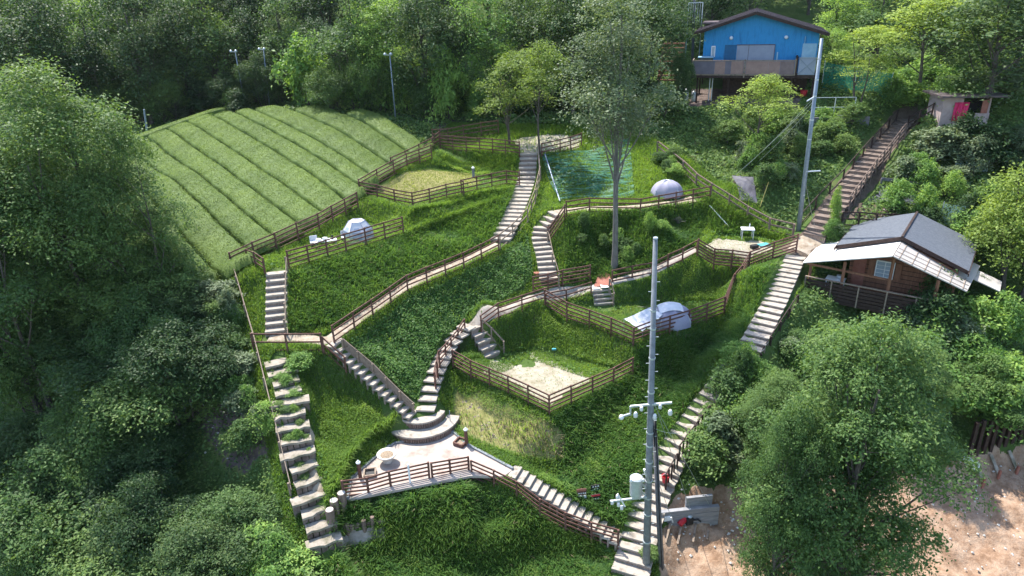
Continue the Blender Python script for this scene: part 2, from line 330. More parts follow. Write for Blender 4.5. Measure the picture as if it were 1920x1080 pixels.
# ---------------------------------------------------------------- mesh building
class MB:
    def __init__(s): s.v = []; s.f = []
    def add(s, vs, fs):
        k = len(s.v); s.v += [tuple(v) for v in vs]; s.f += [tuple(i + k for i in f) for f in fs]; return s
    def hexa(s, a): return s.add(a, [(0, 3, 2, 1), (4, 5, 6, 7), (0, 1, 5, 4), (1, 2, 6, 5), (2, 3, 7, 6), (3, 0, 4, 7)])
    def box(s, c, size, ang=0.0):
        c = Vector(c); x, y, z = size[0] / 2, size[1] / 2, size[2] / 2; m = Matrix.Rotation(ang, 3, 'Z')
        return s.hexa([c + m @ Vector(q) for q in ((-x, -y, -z), (x, -y, -z), (x, y, -z), (-x, y, -z), (-x, -y, z), (x, -y, z), (x, y, z), (-x, y, z))])
    def beam(s, p, q, w, h):
        p = Vector(p); q = Vector(q); d = (q - p)
        if d.length < 1e-5: return s
        d.normalize(); up = Vector((0, 0, 1)) if abs(d.z) < .95 else Vector((0, 1, 0))
        r = d.cross(up).normalized(); u = r.cross(d).normalized(); r = r * w / 2; u = u * h / 2
        return s.hexa([p - r - u, p + r - u, q + r - u, q - r - u, p - r + u, p + r + u, q + r + u, q - r + u])
    def tube(s, pts, rad, n=8, cap=True):
        pts = [Vector(p) for p in pts]
        if not hasattr(rad, '__len__'): rad = [rad] * len(pts)
        base = len(s.v); up = None
        for i, p in enumerate(pts):
            d = (pts[min(i + 1, len(pts) - 1)] - pts[max(i - 1, 0)]).normalized()
            ref = Vector((1, 0, 0)) if abs(d.x) < .8 else Vector((0, 1, 0))
            a = d.cross(ref).normalized(); b_ = d.cross(a)
            for k in range(n):
                t = 2 * math.pi * k / n; s.v.append(tuple(p + (a * math.cos(t) + b_ * math.sin(t)) * rad[i]))
        for i in range(len(pts) - 1):
            for k in range(n):
                a = base + i * n + k; c = base + i * n + (k + 1) % n; s.f.append((a, c, c + n, a + n))
        if cap:
            s.f.append(tuple(base + k for k in range(n))[::-1]); s.f.append(tuple(base + (len(pts) - 1) * n + k for k in range(n)))
        return s
    def lathe(s, c, prof, n=16):
        c = Vector(c); base = len(s.v)
        for (r, z) in prof:
            for k in range(n):
                t = 2 * math.pi * k / n; s.v.append((c.x + r * math.cos(t), c.y + r * math.sin(t), c.z + z))
        for i in range(len(prof) - 1):
            for k in range(n):
                a = base + i * n + k; b_ = base + i * n + (k + 1) % n; s.f.append((a, b_, b_ + n, a + n))
        s.f.append(tuple(base + k for k in range(n))[::-1]); s.f.append(tuple(base + (len(prof) - 1) * n + k for k in range(n)))
        return s
    def plate(s, poly, th):
        """thick plate from a 3-D polygon, thickness downward"""
        n = len(poly); k = [Vector(p) for p in poly]; lo = [p - Vector((0, 0, th)) for p in k]
        return s.add(k + lo, [tuple(range(n)), tuple(range(2 * n - 1, n - 1, -1))] + [(i, i + n, (i + 1) % n + n, (i + 1) % n) for i in range(n)])
    def slab(s, poly, off):
        """polygon thickened along vector off"""
        n = len(poly); k = [Vector(p) for p in poly]; lo = [p + Vector(off) for p in k]
        return s.add(k + lo, [tuple(range(n)), tuple(range(2 * n - 1, n - 1, -1))] + [(i, i + n, (i + 1) % n + n, (i + 1) % n) for i in range(n)])
    def build(s, name, mat, parent=None, smooth=False, bevel=0):
        me = bpy.data.meshes.new(name); off = Vector((0, 0, 0))
        o = bpy.data.objects.new(name, me)
        if parent is not None:
            q = parent
            while q is not None: off += q.location; q = q.parent
        elif s.v:
            a = np.array(s.v); off = Vector((float(a[:, 0].mean()), float(a[:, 1].mean()), float(a[:, 2].min()))); o.location = off
        me.from_pydata([(v[0] - off.x, v[1] - off.y, v[2] - off.z) for v in s.v], [], s.f)
        me.materials.append(M[mat] if isinstance(mat, str) else mat)
        if smooth: me.polygons.foreach_set('use_smooth', [True] * len(me.polygons))
        me.update(); COL.objects.link(o)
        if parent is not None: o.parent = parent
        if bevel:
            bm_ = o.modifiers.new('bevel', 'BEVEL'); bm_.width = bevel; bm_.segments = 2; bm_.limit_method = 'ANGLE'
        return o
def tag(o, label=None, cat=None, group=None, kind=None):
    if label: o['label'] = label
    if cat: o['category'] = cat
    if group: o['group'] = group
    if kind: o['kind'] = kind
    return o
def thing(name, loc, label, cat, group=None):
    o = bpy.data.objects.new(name, None); COL.objects.link(o); o.location = Vector(loc); o.empty_display_size = .3
    return tag(o, label, cat, group)
def npmesh(name, verts, faces_flat, nper, mat, rnd=None, smooth=False):
    me = bpy.data.meshes.new(name); nf = len(faces_flat) // nper
    me.vertices.add(len(verts)); me.vertices.foreach_set('co', np.asarray(verts, np.float32).ravel())
    me.loops.add(len(faces_flat)); me.loops.foreach_set('vertex_index', np.asarray(faces_flat, np.int32))
    me.polygons.add(nf); me.polygons.foreach_set('loop_start', np.arange(0, nf * nper, nper, dtype=np.int32))
    if smooth: me.polygons.foreach_set('use_smooth', np.ones(nf, bool))
    if rnd is not None:
        a = me.attributes.new('rnd', 'FLOAT', 'FACE'); a.data.foreach_set('value', np.asarray(rnd, np.float32))
    me.update(calc_edges=True); me.materials.append(M[mat] if isinstance(mat, str) else mat); return me
def nrm(a): return a / (np.linalg.norm(a, axis=-1, keepdims=True) + 1e-9)
def leaves(name, c, nor, size, mat, aspect=.5, rnd=None, droop=0.25):
    """rhombus leaves at centres c, facing nor"""
    n = len(c); nor = nrm(nor); t = nrm(np.cross(nor, rng.normal(size=(n, 3)))); b_ = np.cross(nor, t)
    s = np.asarray(size).reshape(-1, 1) * np.ones((n, 1)); h = s * aspect * .5
    tip = c + t * s * .5 - nor * s * droop * .5; base = c - t * s * .5; l = c + b_ * h; r = c - b_ * h
    v = np.stack([base, l, tip, r], 1).reshape(-1, 3); f = np.arange(4 * n)
    return npmesh(name, v, f, 4, mat, rng.random(n) if rnd is None else rnd)
def blades(name, base, height, width, lean, mat, rnd=None, bend=1.0, dirs=None):
    """curved blades of grass, each a quad and a tip triangle made as two quads"""
    n = len(base); a = rng.random(n) * 2 * np.pi if dirs is None else dirs
    d = np.stack([np.cos(a), np.sin(a), np.zeros(n)], 1); s = np.stack([-np.sin(a), np.cos(a), np.zeros(n)], 1)
    h = np.asarray(height).reshape(-1, 1) * np.ones((n, 1)); wd = np.asarray(width).reshape(-1, 1) * np.ones((n, 1)); ln = np.asarray(lean).reshape(-1, 1) * np.ones((n, 1))
    up = np.array([[0, 0, 1.0]])
    p0 = base; p1 = base + up * h * .6 + d * h * ln * .35; p2 = base + up * h * (1 - .35 * ln * bend) + d * h * ln
    v = np.stack([p0 - s * wd / 2, p0 + s * wd / 2, p1 + s * wd * .42, p1 - s * wd * .42, p2 + s * wd * .06, p2 - s * wd * .06], 1).reshape(-1, 3)
    k = np.arange(n)[:, None] * 6; f = np.concatenate([k + np.array([[0, 1, 2, 3]]), k + np.array([[3, 2, 4, 5]])], 1).ravel()
    r = rng.random(n) if rnd is None else rnd
    return npmesh(name, v, f, 4, mat, np.repeat(r, 2))
def link(name, me, parent=None, loc=None):
    o = bpy.data.objects.new(name, me); COL.objects.link(o)
    if parent is not None: o.parent = parent
    if loc is not None: o.location = loc
    return o
# ---------------------------------------------------------------- ground sheet
Z_dirtB = zone((1005, 688), (985, 660), (1120, 712), (1085, 722), (1032, 760), (970, 728), (905, 700), (930, 675))
Z_dirtD = zone((1320, 462), (1345, 447), (1425, 452), (1460, 465), (1405, 488))
Z_dry = zone((700, 358), (800, 318), (890, 325), (900, 345), (780, 378))
Z_bank = zone((850, 725), (900, 735), (960, 762), (1030, 795), (1060, 815), (1050, 870), (960, 850), (880, 820), (850, 790))
Z_earthR = zone((1262, 925), (1345, 915), (1600, 880), (1760, 880), (1830, 842), (1925, 838), (1980, 1200), (1225, 1200), (1240, 1000))
Z_top = zone((960, 262), (1020, 252), (1090, 255), (1085, 280), (1015, 290), (975, 285))
Z_slopeL = zone((300, 640), (430, 600), (480, 700), (520, 830), (450, 900), (330, 760))
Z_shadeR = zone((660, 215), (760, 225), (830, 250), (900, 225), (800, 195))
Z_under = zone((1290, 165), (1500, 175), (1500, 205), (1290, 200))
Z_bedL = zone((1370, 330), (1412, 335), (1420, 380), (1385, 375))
xs = np.unique(np.concatenate([np.arange(-220, GX0, 6.0), np.arange(GX0, GX1 + .01, GS), np.arange(GX1 + 4, 221, 6.0)]))
ys = np.unique(np.concatenate([np.arange(-60, GY0, 5.0), np.arange(GY0, GY1 + .01, GS), np.arange(GY1 + 3, 221, 6.0)]))
XX, YY = np.meshgrid(xs, ys)
ZZ = np.zeros_like(XX); ins = (XX >= GX0) & (XX <= GX1) & (YY >= GY0) & (YY <= GY1)
ZZ[ins] = HN(XX[ins], YY[ins])
for j, i in zip(*np.where(~ins)): ZZ[j, i] = H(float(XX[j, i]), float(YY[j, i]))
def jag(x, y, s=1.0):
    return (np.sin(x * 3.1 * s + 1.3 * np.sin(y * 2.3 * s)) + np.sin(y * 4.7 * s + x * 1.9 * s) + .6 * np.sin(x * 11 * s + y * 7 * s)) / 2.6
fl = lambda z: inpoly(XX + .18 * jag(XX, YY), YY + .18 * jag(YY, XX), z).astype(float)
bare = np.clip(fl(Z_dirtB) + fl(Z_dirtD) + fl(Z_top) * .8 + fl(Z_bank) * .40, 0, 1)
dry = np.clip(fl(Z_dry) + fl(Z_bank) * .9 + fl(Z_slopeL) * .6, 0, 1)
earth = np.clip(fl(Z_earthR), 0, 1)
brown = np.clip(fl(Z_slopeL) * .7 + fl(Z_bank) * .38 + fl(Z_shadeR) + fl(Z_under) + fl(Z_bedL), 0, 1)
# clods and ruts on the dug ground
er = earth > 0
ZZ = ZZ + np.where(er, .16 * jag(XX, YY, .8) + .08 * jag(YY, XX, 2.1), 0)
nxx, nyy = len(xs), len(ys)
idx = np.arange(nxx * nyy).reshape(nyy, nxx)
ff = np.stack([idx[:-1, :-1], idx[:-1, 1:], idx[1:, 1:], idx[1:, :-1]], -1).reshape(-1)
m, n, b = newmat('ground')
g1 = ramp(n, noise(n, .8, 5), [(.3, (.045, .085, .020)), (.55, (.075, .12, .03)), (.75, (.12, .12, .05))])
c_dry = ramp(n, noise(n, 2.2, 5), [(.3, (.16, .16, .05)), (.7, (.30, .27, .12))])
c_bare = ramp(n, noise(n, 1.8, 6, .7), [(.3, (.22, .19, .12)), (.5, (.33, .30, .23)), (.75, (.43, .395, .33))])
c_earth = ramp(n, noise(n, 1.6, 8, .7), [(.28, (.15, .085, .05)), (.45, (.29, .185, .12)), (.6, (.41, .29, .205)), (.75, (.32, .19, .11))])
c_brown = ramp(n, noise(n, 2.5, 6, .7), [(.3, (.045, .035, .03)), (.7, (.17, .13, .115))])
col = mix(n, attr(n, 'dry'), g1, c_dry)
nf = noise(n, 3.0, 5)
def soft(a, k=.9): return math_(n, 'MULTIPLY', math_(n, 'GREATER_THAN', math_(n, 'ADD', attr(n, a), math_(n, 'MULTIPLY', math_(n, 'SUBTRACT', nf, .5), 1.3)), .55), 1.0, True)
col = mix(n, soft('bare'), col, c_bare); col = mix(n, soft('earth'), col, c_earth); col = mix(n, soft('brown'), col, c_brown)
n.links.new(col, b.inputs['Base Color']); b.inputs['Roughness'].default_value = .95; b.inputs['Specular IOR Level'].default_value = .15
bump(n, b, noise(n, 4, 8, .7), .9, .12)
M['ground'] = m
me = npmesh('ground', np.stack([XX, YY, ZZ], -1).reshape(-1, 3), ff, 4, 'ground', smooth=True)
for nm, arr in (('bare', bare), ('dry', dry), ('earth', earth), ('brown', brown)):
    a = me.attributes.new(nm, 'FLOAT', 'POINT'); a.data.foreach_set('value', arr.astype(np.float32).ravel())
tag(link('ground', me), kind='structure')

# ---------------------------------------------------------------- paths
def resample(pts, step):
    out = [pts[0]]; 
    for a, b_ in zip(pts, pts[1:]):
        a = Vector(a); b_ = Vector(b_); k = max(1, int((b_ - a).length / step))
        for i in range(1, k + 1): out.append(a.lerp(b_, i / k))
    return [Vector(p) for p in out]
def smoothline(pts, it=2):
    for _ in range(it):
        q = [pts[0]]
        for a, b_ in zip(pts, pts[1:]): q += [a.lerp(b_, .25), a.lerp(b_, .75)]
        q.append(pts[-1]); pts = q
    return pts
PATHS = []      # centre lines and half widths, kept free of grass
def path(name, pix, width, mat='pathmat', lift=.05, wob=.06, free=True):
    c = smoothline([G(u, v) for u, v in pix]); c = resample(c, .3); mb = MB(); prev = None
    if free: PATHS.append(([p.xy[:] for p in c], width / 2))
    for i, p in enumerate(c):
        d = (c[min(i + 1, len(c) - 1)] - c[max(i - 1, 0)]); d.z = 0; d.normalize(); s = Vector((d.y, -d.x, 0)); row = []
        for k in range(6):
            t = (k / 5 - .5) * width + (wob * math.sin(i * 1.7 + k * 2) if k in (0, 5) else 0)
            q = p + s * t; row.append((q.x, q.y, H(q.x, q.y) + (lift if 0 < k < 5 else -.05)))
        mb.v += row
        if prev is not None:
            b0 = prev; b1 = len(mb.v) - 6
            for k in range(5): mb.f.append((b0 + k, b0 + k + 1, b1 + k + 1, b1 + k))
        prev = len(mb.v) - 6
    o = mb.build(name, mat, smooth=True); tag(o, kind='structure'); return o
path('path', [(505, 634), (560, 634), (610, 640), (625, 632), (680, 592), (765, 533), (868, 490), (932, 458)], .95)
path('path', [(872, 622), (895, 605), (935, 582), (1005, 557), (1060, 548), (1110, 540), (1165, 524), (1220, 510), (1262, 488), (1305, 469)], .85, 'tread')
path('path', [(1040, 400), (1060, 396), (1105, 390), (1180, 392), (1300, 374)], 1.0, 'pathmat')
path('path', [(1495, 470), (1510, 455), (1525, 450), (1550, 465)], 1.8, 'pathmat')
path('path', [(628, 1015), (650, 1012), (690, 1006), (722, 1002)], .4, 'slab')
path('path', [(1480, 475), (1520, 455), (1568, 388), (1640, 295), (1700, 225), (1725, 210)], 2.3, 'earthpath', .03)
path('path', [(950, 455), (962, 425), (985, 372), (980, 345)], .5, 'pathmat', .05)
path('path', [(600, 930), (585, 890), (582, 850), (578, 800)], .5, 'pathmat', .05)

# paved terrace
tp = [(652,936),(658,898),(722,842),(740,832),(850,810),(872,832),(962,880),(945,893),(882,892)]
tq = [P(u, v, .05) for u, v in tp]
mb = MB(); mb.plate([(p.x, p.y, .05) for p in tq], .14); tag(mb.build('pavement', 'paving', bevel=.02), kind='structure')
kerb = MB()
for a, b_ in zip(tq[:7], tq[1:7]): kerb.beam(a + Vector((0, 0, .03)), b_ + Vector((0, 0, .03)), .12, .12)
tag(kerb.build('kerb', 'concrete', bevel=.01), kind='structure')
Z_terr = [p.xy[:] for p in tq]

# ---------------------------------------------------------------- stairs
STAIRZ = []
def stair(pix, width, n, label, group=None, tread='tread', depthf=1.0, rough=0.0, thick=.10, zs=None, w2=None, riser=True, yawk=1.0):
    line = [G(u, v) for u, v in pix]
    if zs:
        for p, z in zip(line, zs): p.z = z
    seg = [(b_ - a).length for a, b_ in zip(line, line[1:])]; tot = sum(seg)
    STAIRZ.append(([p.xy[:] for p in line], width / 2 - (.3 if rough else 0)))
    def at(t):
        d = t * tot
        for (a, b_), s in zip(zip(line, line[1:]), seg):
            if d <= s + 1e-6: return a.lerp(b_, d / s)
            d -= s
        return line[-1].copy()
    t0 = thing('staircase', line[0], label, 'stairs', group)
    for k in range(n):
        p = at(k / n); q = at((k + 1) / n); d = q - p; d.z = 0; ln = d.length; d.normalize(); s = Vector((d.y, -d.x, 0))
        ww = width if w2 is None else width + (w2 - width) * k / n
        ww *= 1 + rough * random.uniform(-.6, .6); ztop = q.z + .03 + rough * random.uniform(-.08, .08); zb = p.z - .35
        rise = max(.06, q.z - p.z)
        a = p + s * (-ww / 2 + rough * random.uniform(-.25, .25)); c = p + s * (ww / 2 + rough * random.uniform(-.25, .25)); e = d * (ln * depthf + .05)
        nn = 7 if rough else 2; front = []
        for i in range(nn):
            f = i / (nn - 1); front.append(a.lerp(c, f) - d * (rough * random.uniform(-.2, .2) if rough else 0))
        poly = [Vector((x.x, x.y, ztop + (rough * random.uniform(-.05, .05) if rough else 0))) for x in front] + [Vector((c.x + e.x, c.y + e.y, ztop)), Vector((a.x + e.x, a.y + e.y, ztop))]
        mb = MB(); mb.plate(poly, thick); st = mb.build('step', tread, t0, bevel=.012)
        if riser:
            rb = MB(); off = d * .03; nlog = max(3, int(ww / .11)) if not rough else 5
            for i in range(nlog):
                f0 = i / nlog; f1 = (i + .86) / nlog; A = a.lerp(c, f0) + off; B = a.lerp(c, f1) + off
                rb.hexa([Vector((A.x, A.y, zb)), Vector((B.x, B.y, zb)), Vector((B.x + d.x * .08, B.y + d.y * .08, zb)), Vector((A.x + d.x * .08, A.y + d.y * .08, zb)),
                         Vector((A.x, A.y, ztop - thick - .002)), Vector((B.x, B.y, ztop - thick - .002)), Vector((B.x + d.x * .08, B.y + d.y * .08, ztop - thick - .002)), Vector((A.x + d.x * .08, A.y + d.y * .08, ztop - thick - .002))])
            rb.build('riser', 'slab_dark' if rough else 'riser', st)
    return t0
stair([(519, 629), (520, 513)], 1.12, 9, 'short straight flight of pale steps rising to the white dome tent platform', zs=[4.0, 6.2])
stair([(778, 778), (625, 642)], 1.0, 14, 'flight of pale steps beside a low plank wall, climbing left from the curved terrace steps', zs=[.7, 3.95])
stair([(797, 775), (806, 735), (822, 693), (842, 660), (880, 620)], .95, 11, 'narrow curving flight of flat pale steps climbing right between clover slope and brown rail fence', zs=[.75, 1.3, 1.9, 2.3, 2.9], riser=False)
stair([(925, 672), (893, 612)], 1.05, 5, 'short flight of five pale steps going down to the sandy platform', zs=[1.25, 2.85])
stair([(1133, 574), (1128, 542)], 1.2, 4, 'four pale steps beside the red clay patch, leading down to the grey awning tent', zs=[2.75, 3.6])
stair([(1029, 530), (1022, 485), (1012, 448), (1018, 425), (1042, 400)], 1.1, 14, 'curving flight of pale steps up to the green net slope', zs=[3.9, 4.85, 5.6, 6.1, 6.85])
stair([(938, 455), (958, 418), (976, 372), (988, 335), (992, 290)], 1.3, 21, 'long flight of pale steps between clover slope and dry lawn, up to two light trees', zs=[5.6, 6.3, 7.0, 7.6, 8.9])
stair([(1180, 1085), (1202, 1000), (1225, 930), (1262, 850), (1342, 740), (1410, 650), (1452, 570), (1492, 485)], 1.6, 44, 'long pale staircase climbing the whole right side, behind the utility pole', w2=1.1, zs=[-2.9, -2.1, -1.4, -.4, 1.3, 2.8, 3.9, 4.95], thick=.07)
stair([(1525, 450), (1568, 388), (1636, 296), (1700, 224)], 1.35, 27, 'shaded earth staircase with timber edges climbing to the small pink shed', zs=[5.5, 6.75, 8.65, 10.2], tread='slab_dark', thick=.06)  # dark brown treads with the shade of this flight put into the colour
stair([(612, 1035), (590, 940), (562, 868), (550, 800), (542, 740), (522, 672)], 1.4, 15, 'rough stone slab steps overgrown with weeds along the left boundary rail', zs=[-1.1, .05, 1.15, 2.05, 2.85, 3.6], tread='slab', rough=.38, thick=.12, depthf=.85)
stair([(1162, 1014), (1060, 952), (960, 886)], .85, 15, 'pale steps descending right behind the brown fence from the paved terrace', zs=[-2.3, -1.15, 0.0])

# curved terrace steps
ct = P(790, 772, .6)
t0 = thing('curved_steps', (ct.x, ct.y, 0), 'two broad curved pale steps with upright log edging on the paved terrace', 'steps')
def arc(r, z0, z1, a0, a1):
    c = []; n = 18
    for k in range(n + 1):
        a = R(a0 + (a1 - a0) * k / n); c.append(Vector((ct.x + r * math.cos(a), ct.y + r * math.sin(a), z1)))
    mb = MB(); mb.plate(c + [Vector((ct.x, ct.y + .3, z1))], .09); st = mb.build('step', 'tread', t0, bevel=.012)
    rb = MB(); m_ = int(abs(R(a1 - a0)) * r / .115)
    for k in range(m_):
        a = R(a0 + (a1 - a0) * (k + .5) / m_); rb.tube([(ct.x + (r - .05) * math.cos(a), ct.y + (r - .05) * math.sin(a), z0), (ct.x + (r - .05) * math.cos(a), ct.y + (r - .05) * math.sin(a), z1 - .092)], .052, 7)
    rb.build('log_edge', 'log', st, smooth=False)
arc(1.95, 0.0, .40, -170, -5); arc(1.25, .40, .76, -175, -10)

# ---------------------------------------------------------------- fences
def fence(pix, h, rails, label, group=None, step=1.25, mat='wood_brown', ph=None, rw=.035, rh=.078, top=.0, low=.12, pr=.08, zs=None):
    base = [G(u, v) for u, v in pix]
    if zs:
        for p, z in zip(base, zs): p.z = z
    pts = [base[0]]
    for a, b_ in zip(base, base[1:]):
        k = max(1, round((b_ - a).length / step))
        for i in range(1, k + 1):
            q = a.lerp(b_, i / k)
            if not zs: q.z = H(q.x, q.y) * .5 + q.z * .5
            pts.append(q)
    t0 = thing('rail_fence', pts[0], label, 'fence', group)
    hs = [h * random.uniform(.97, 1.03) for _ in pts]
    for k, p in enumerate(pts):
        r = MB(); tl = Vector((random.uniform(-.02, .02), random.uniform(-.02, .02), 1))
        if mat == 'log': r.tube([p - Vector((0, 0, .2)), p + tl * (ph or h * 1.06)], pr / 2, 7)
        else: r.beam(p - Vector((0, 0, .2)), p + tl * (ph or hs[k] * 1.08), pr, pr)
        r.build('post', mat, t0)
    for j in range(rails):
        f = low + (1 - top - low) * j / max(1, rails - 1) if rails > 1 else 1
        mb = MB()
        for k in range(len(pts) - 1):
            a = pts[k] + Vector((0, 0, hs[k] * f + random.uniform(-.008, .008))); b_ = pts[k + 1] + Vector((0, 0, hs[k + 1] * f + random.uniform(-.008, .008)))
            d = (b_ - a).normalized(); s = Vector((d.y, -d.x, 0)).normalized() * (pr / 2 + rw / 2 - .004) 
            mb.beam(a - d * .03 - s * 1, b_ + d * .03 - s * 1, rw, rh)
        mb.build('rail', mat, t0)
    return t0
FB = 'brown timber rail fences around the terraces'
fence([(648, 943), (735, 925), (806, 910)], 1.15, 6, 'brown six-rail fence along the front of the paved terrace', FB, pr=.09)
fence([(812, 909), (880, 896)], 1.15, 6, 'short six-rail fence section at the right front corner of the paved terrace', FB, step=1.0, pr=.09)
fence([(886, 900), (1012, 972), (1158, 1030)], 1.0, 5, 'brown fence running down beside the steps right of the paved terrace', FB)
fence([(850, 690), (1030, 778), (1186, 706)], 1.05, 5, 'V-shaped five-rail fence around the front of the sandy platform', FB)
fence([(818, 735), (826, 695), (848, 668), (873, 634)], 1.1, 5, 'curving brown fence at the right edge of the narrow steps', FB, step=.8)
fence([(903, 622), (935, 598), (1022, 570)], .95, 4, 'brown fence along the path above the five steps', FB)
fence([(1000, 549), (1055, 537), (1106, 528)], 1.0, 5, 'dark brown fence uphill of the path, at the foot of the curving steps', FB)
fence([(1024, 573), (1062, 566), (1108, 553)], .75, 3, 'low rail fence on the downhill side of the path, left of the four steps', FB)
fence([(1022, 576), (1105, 614), (1187, 649)], 1.05, 5, 'brown fence on the left front of the grey awning tent', FB)
fence([(1187, 649), (1255, 627), (1357, 590)], 1.05, 5, 'brown fence in front of the grey awning tent', FB)
fence([(1357, 590), (1403, 506)], 1.0, 5, 'brown fence climbing the bank from the grey awning tent to the stool platform', FB)
fence([(905, 622), (922, 637), (945, 662)], .7, 2, 'short handrail beside the five steps to the sandy platform', FB, mat='wood_grey', rh=.09)
fence([(1142, 548), (1150, 574)], .8, 2, 'short pale handrail right of the four steps', FB, mat='wood_grey', step=.9, rh=.08)
fence([(1148, 530), (1222, 515), (1252, 501)], .75, 3, 'low dark fence along the path beneath the tall pale trunk', FB)
fence([(1252, 503), (1306, 477)], .85, 3, 'fence beside the slabs rising to the stool platform', FB)
fence([(1307, 481), (1403, 506)], 1.1, 6, 'six-rail fence along the front left of the stool platform', FB)
fence([(1403, 506), (1492, 474)], 1.1, 6, 'six-rail fence right of the stool platform, reaching the long staircase', FB)
fence([(628, 645), (765, 548), (870, 505), (935, 472)], 1.0, 4, 'long brown fence between the upper path and the clover slope', FB)
fence([(938, 470), (962, 450), (990, 420), (1004, 385), (1014, 340), (1010, 298)], 1.0, 3, 'weathered handrail fence right of the long flight below the two light trees', FB, mat='wood_grey')
fence([(478, 661), (540, 661), (606, 661)], 1.0, 3, 'three-rail fence across the top of the rough stone steps', FB)
fence([(608, 664), (650, 700)], .9, 3, 'short brown fence at the left top of the steps beside the low plank wall', FB)
fence([(644, 655), (700, 702), (776, 776)], .55, 4, 'low mossy plank wall right of the flight to the curved terrace steps', FB, mat='wood_grey', rh=.12, step=1.0, low=.15)
fence([(543, 507), (650, 474), (757, 440)], 1.1, 5, 'brown fence in front of the white dome tent', FB, step=1.4)
fence([(466, 500), (498, 518)], 1.0, 4, 'short fence at the left of the flight to the white dome tent', FB, step=1.0)
fence([(540, 512), (538, 570), (538, 630)], .9, 2, 'handrail on the right of the straight flight to the white dome tent', FB, mat='wood_grey')
fence([(437, 510), (520, 472), (600, 434), (672, 392)], 1.1, 5, 'long brown fence between the tea rows and the white dome tent', FB, step=1.5)
fence([(676, 366), (740, 330), (810, 300)], 1.1, 5, 'brown fence between the tea rows and the dry lawn', FB, step=1.5)
fence([(735, 322), (812, 283), (826, 270)], 1.0, 4, 'upper brown fence along the tea rows behind the dry lawn', FB, step=1.5)
fence([(676, 370), (775, 391), (870, 368)], 1.05, 5, 'V-shaped fence along the front of the dry lawn', FB)
fence([(866, 365), (950, 347), (974, 350)], 1.0, 4, 'fence at the right front of the dry lawn ending at the steps', FB)
fence([(826, 280), (900, 288), (974, 296)], 1.15, 5, 'brown fence on top of the grassy bank behind the dry lawn', FB)
fence([(812, 270), (870, 262), (935, 252)], 1.1, 4, 'rear brown fence under the two light trees, left', FB, mat='wood_brown')
fence([(1016, 296), (1050, 288), (1090, 276)], 1.0, 4, 'brown fence at the top of the green net slope', FB)
fence([(1058, 412), (1028, 455)], .95, 4, 'short brown fence at the upper bend of the curving steps', FB)
fence([(1027, 458), (1036, 500), (1048, 540)], .8, 2, 'plain handrail right of the curving steps', FB, mat='wood_grey')
fence([(1062, 408), (1105, 400), (1200, 402), (1330, 377)], 1.0, 4, 'long fence behind the tall pale trunk, below the net slope', FB, step=1.6)
fence([(1232, 288), (1332, 368), (1400, 412), (1486, 446)], .85, 3, 'weathered grey post and rail fence running diagonally down to the pole', FB, mat='log', rw=.07, rh=.08, pr=.13, step=1.9)
fence([(436, 512), (478, 652), (512, 790), (547, 935)], .8, 2, 'long pale handrail along the left boundary of the garden', FB, mat='wood_grey', rh=.10, step=2.0, low=.6)
fence([(1590, 400), (1640, 330), (1695, 262)], 1.1, 4, 'wooden railing right of the shaded earth staircase', FB, mat='log', pr=.10, step=1.1)
fence([(1500, 425), (1580, 340), (1680, 228)], .8, 2, 'low rail along the left of the shaded earth staircase', FB, mat='wood_dark', step=1.8)
fence([(1272, 870), (1328, 795)], 1.0, 2, 'brown baluster railing beside the long staircase above the red bucket', FB, mat='wood_dark', step=.32, pr=.07)
fence([(1247, 925), (1268, 885)], 1.0, 2, 'short dark railing by the red bucket', FB, mat='wood_dark', step=.32, pr=.07)
fence([(1425, 680), (1462, 620), (1495, 570)], .5, 2, 'low timber edge rail right of the long staircase under the cabin', FB, mat='wood_dark', step=1.2)
fence([(1577, 425), (1640, 428), (1700, 430)], .9, 3, 'wooden rail fence behind the dark roofed cabin', FB, mat='wood_dark')
fence([(1650, 352), (1720, 362), (1790, 368)], .6, 2, 'low concrete post edging along the vegetable bed', FB, mat='concrete_dark', rh=.2, step=1.6)
fence([(1818, 850), (1870, 838), (1935, 822)], 1.7, 2, 'dark upright post fence on top of the dug earth slope', FB, mat='wood_dark', step=.35, pr=.16)
fence([(1700, 245), (1745, 222)], 1.0, 3, 'dark rail fence at the foot of the pink shed', FB, mat='wood_dark')
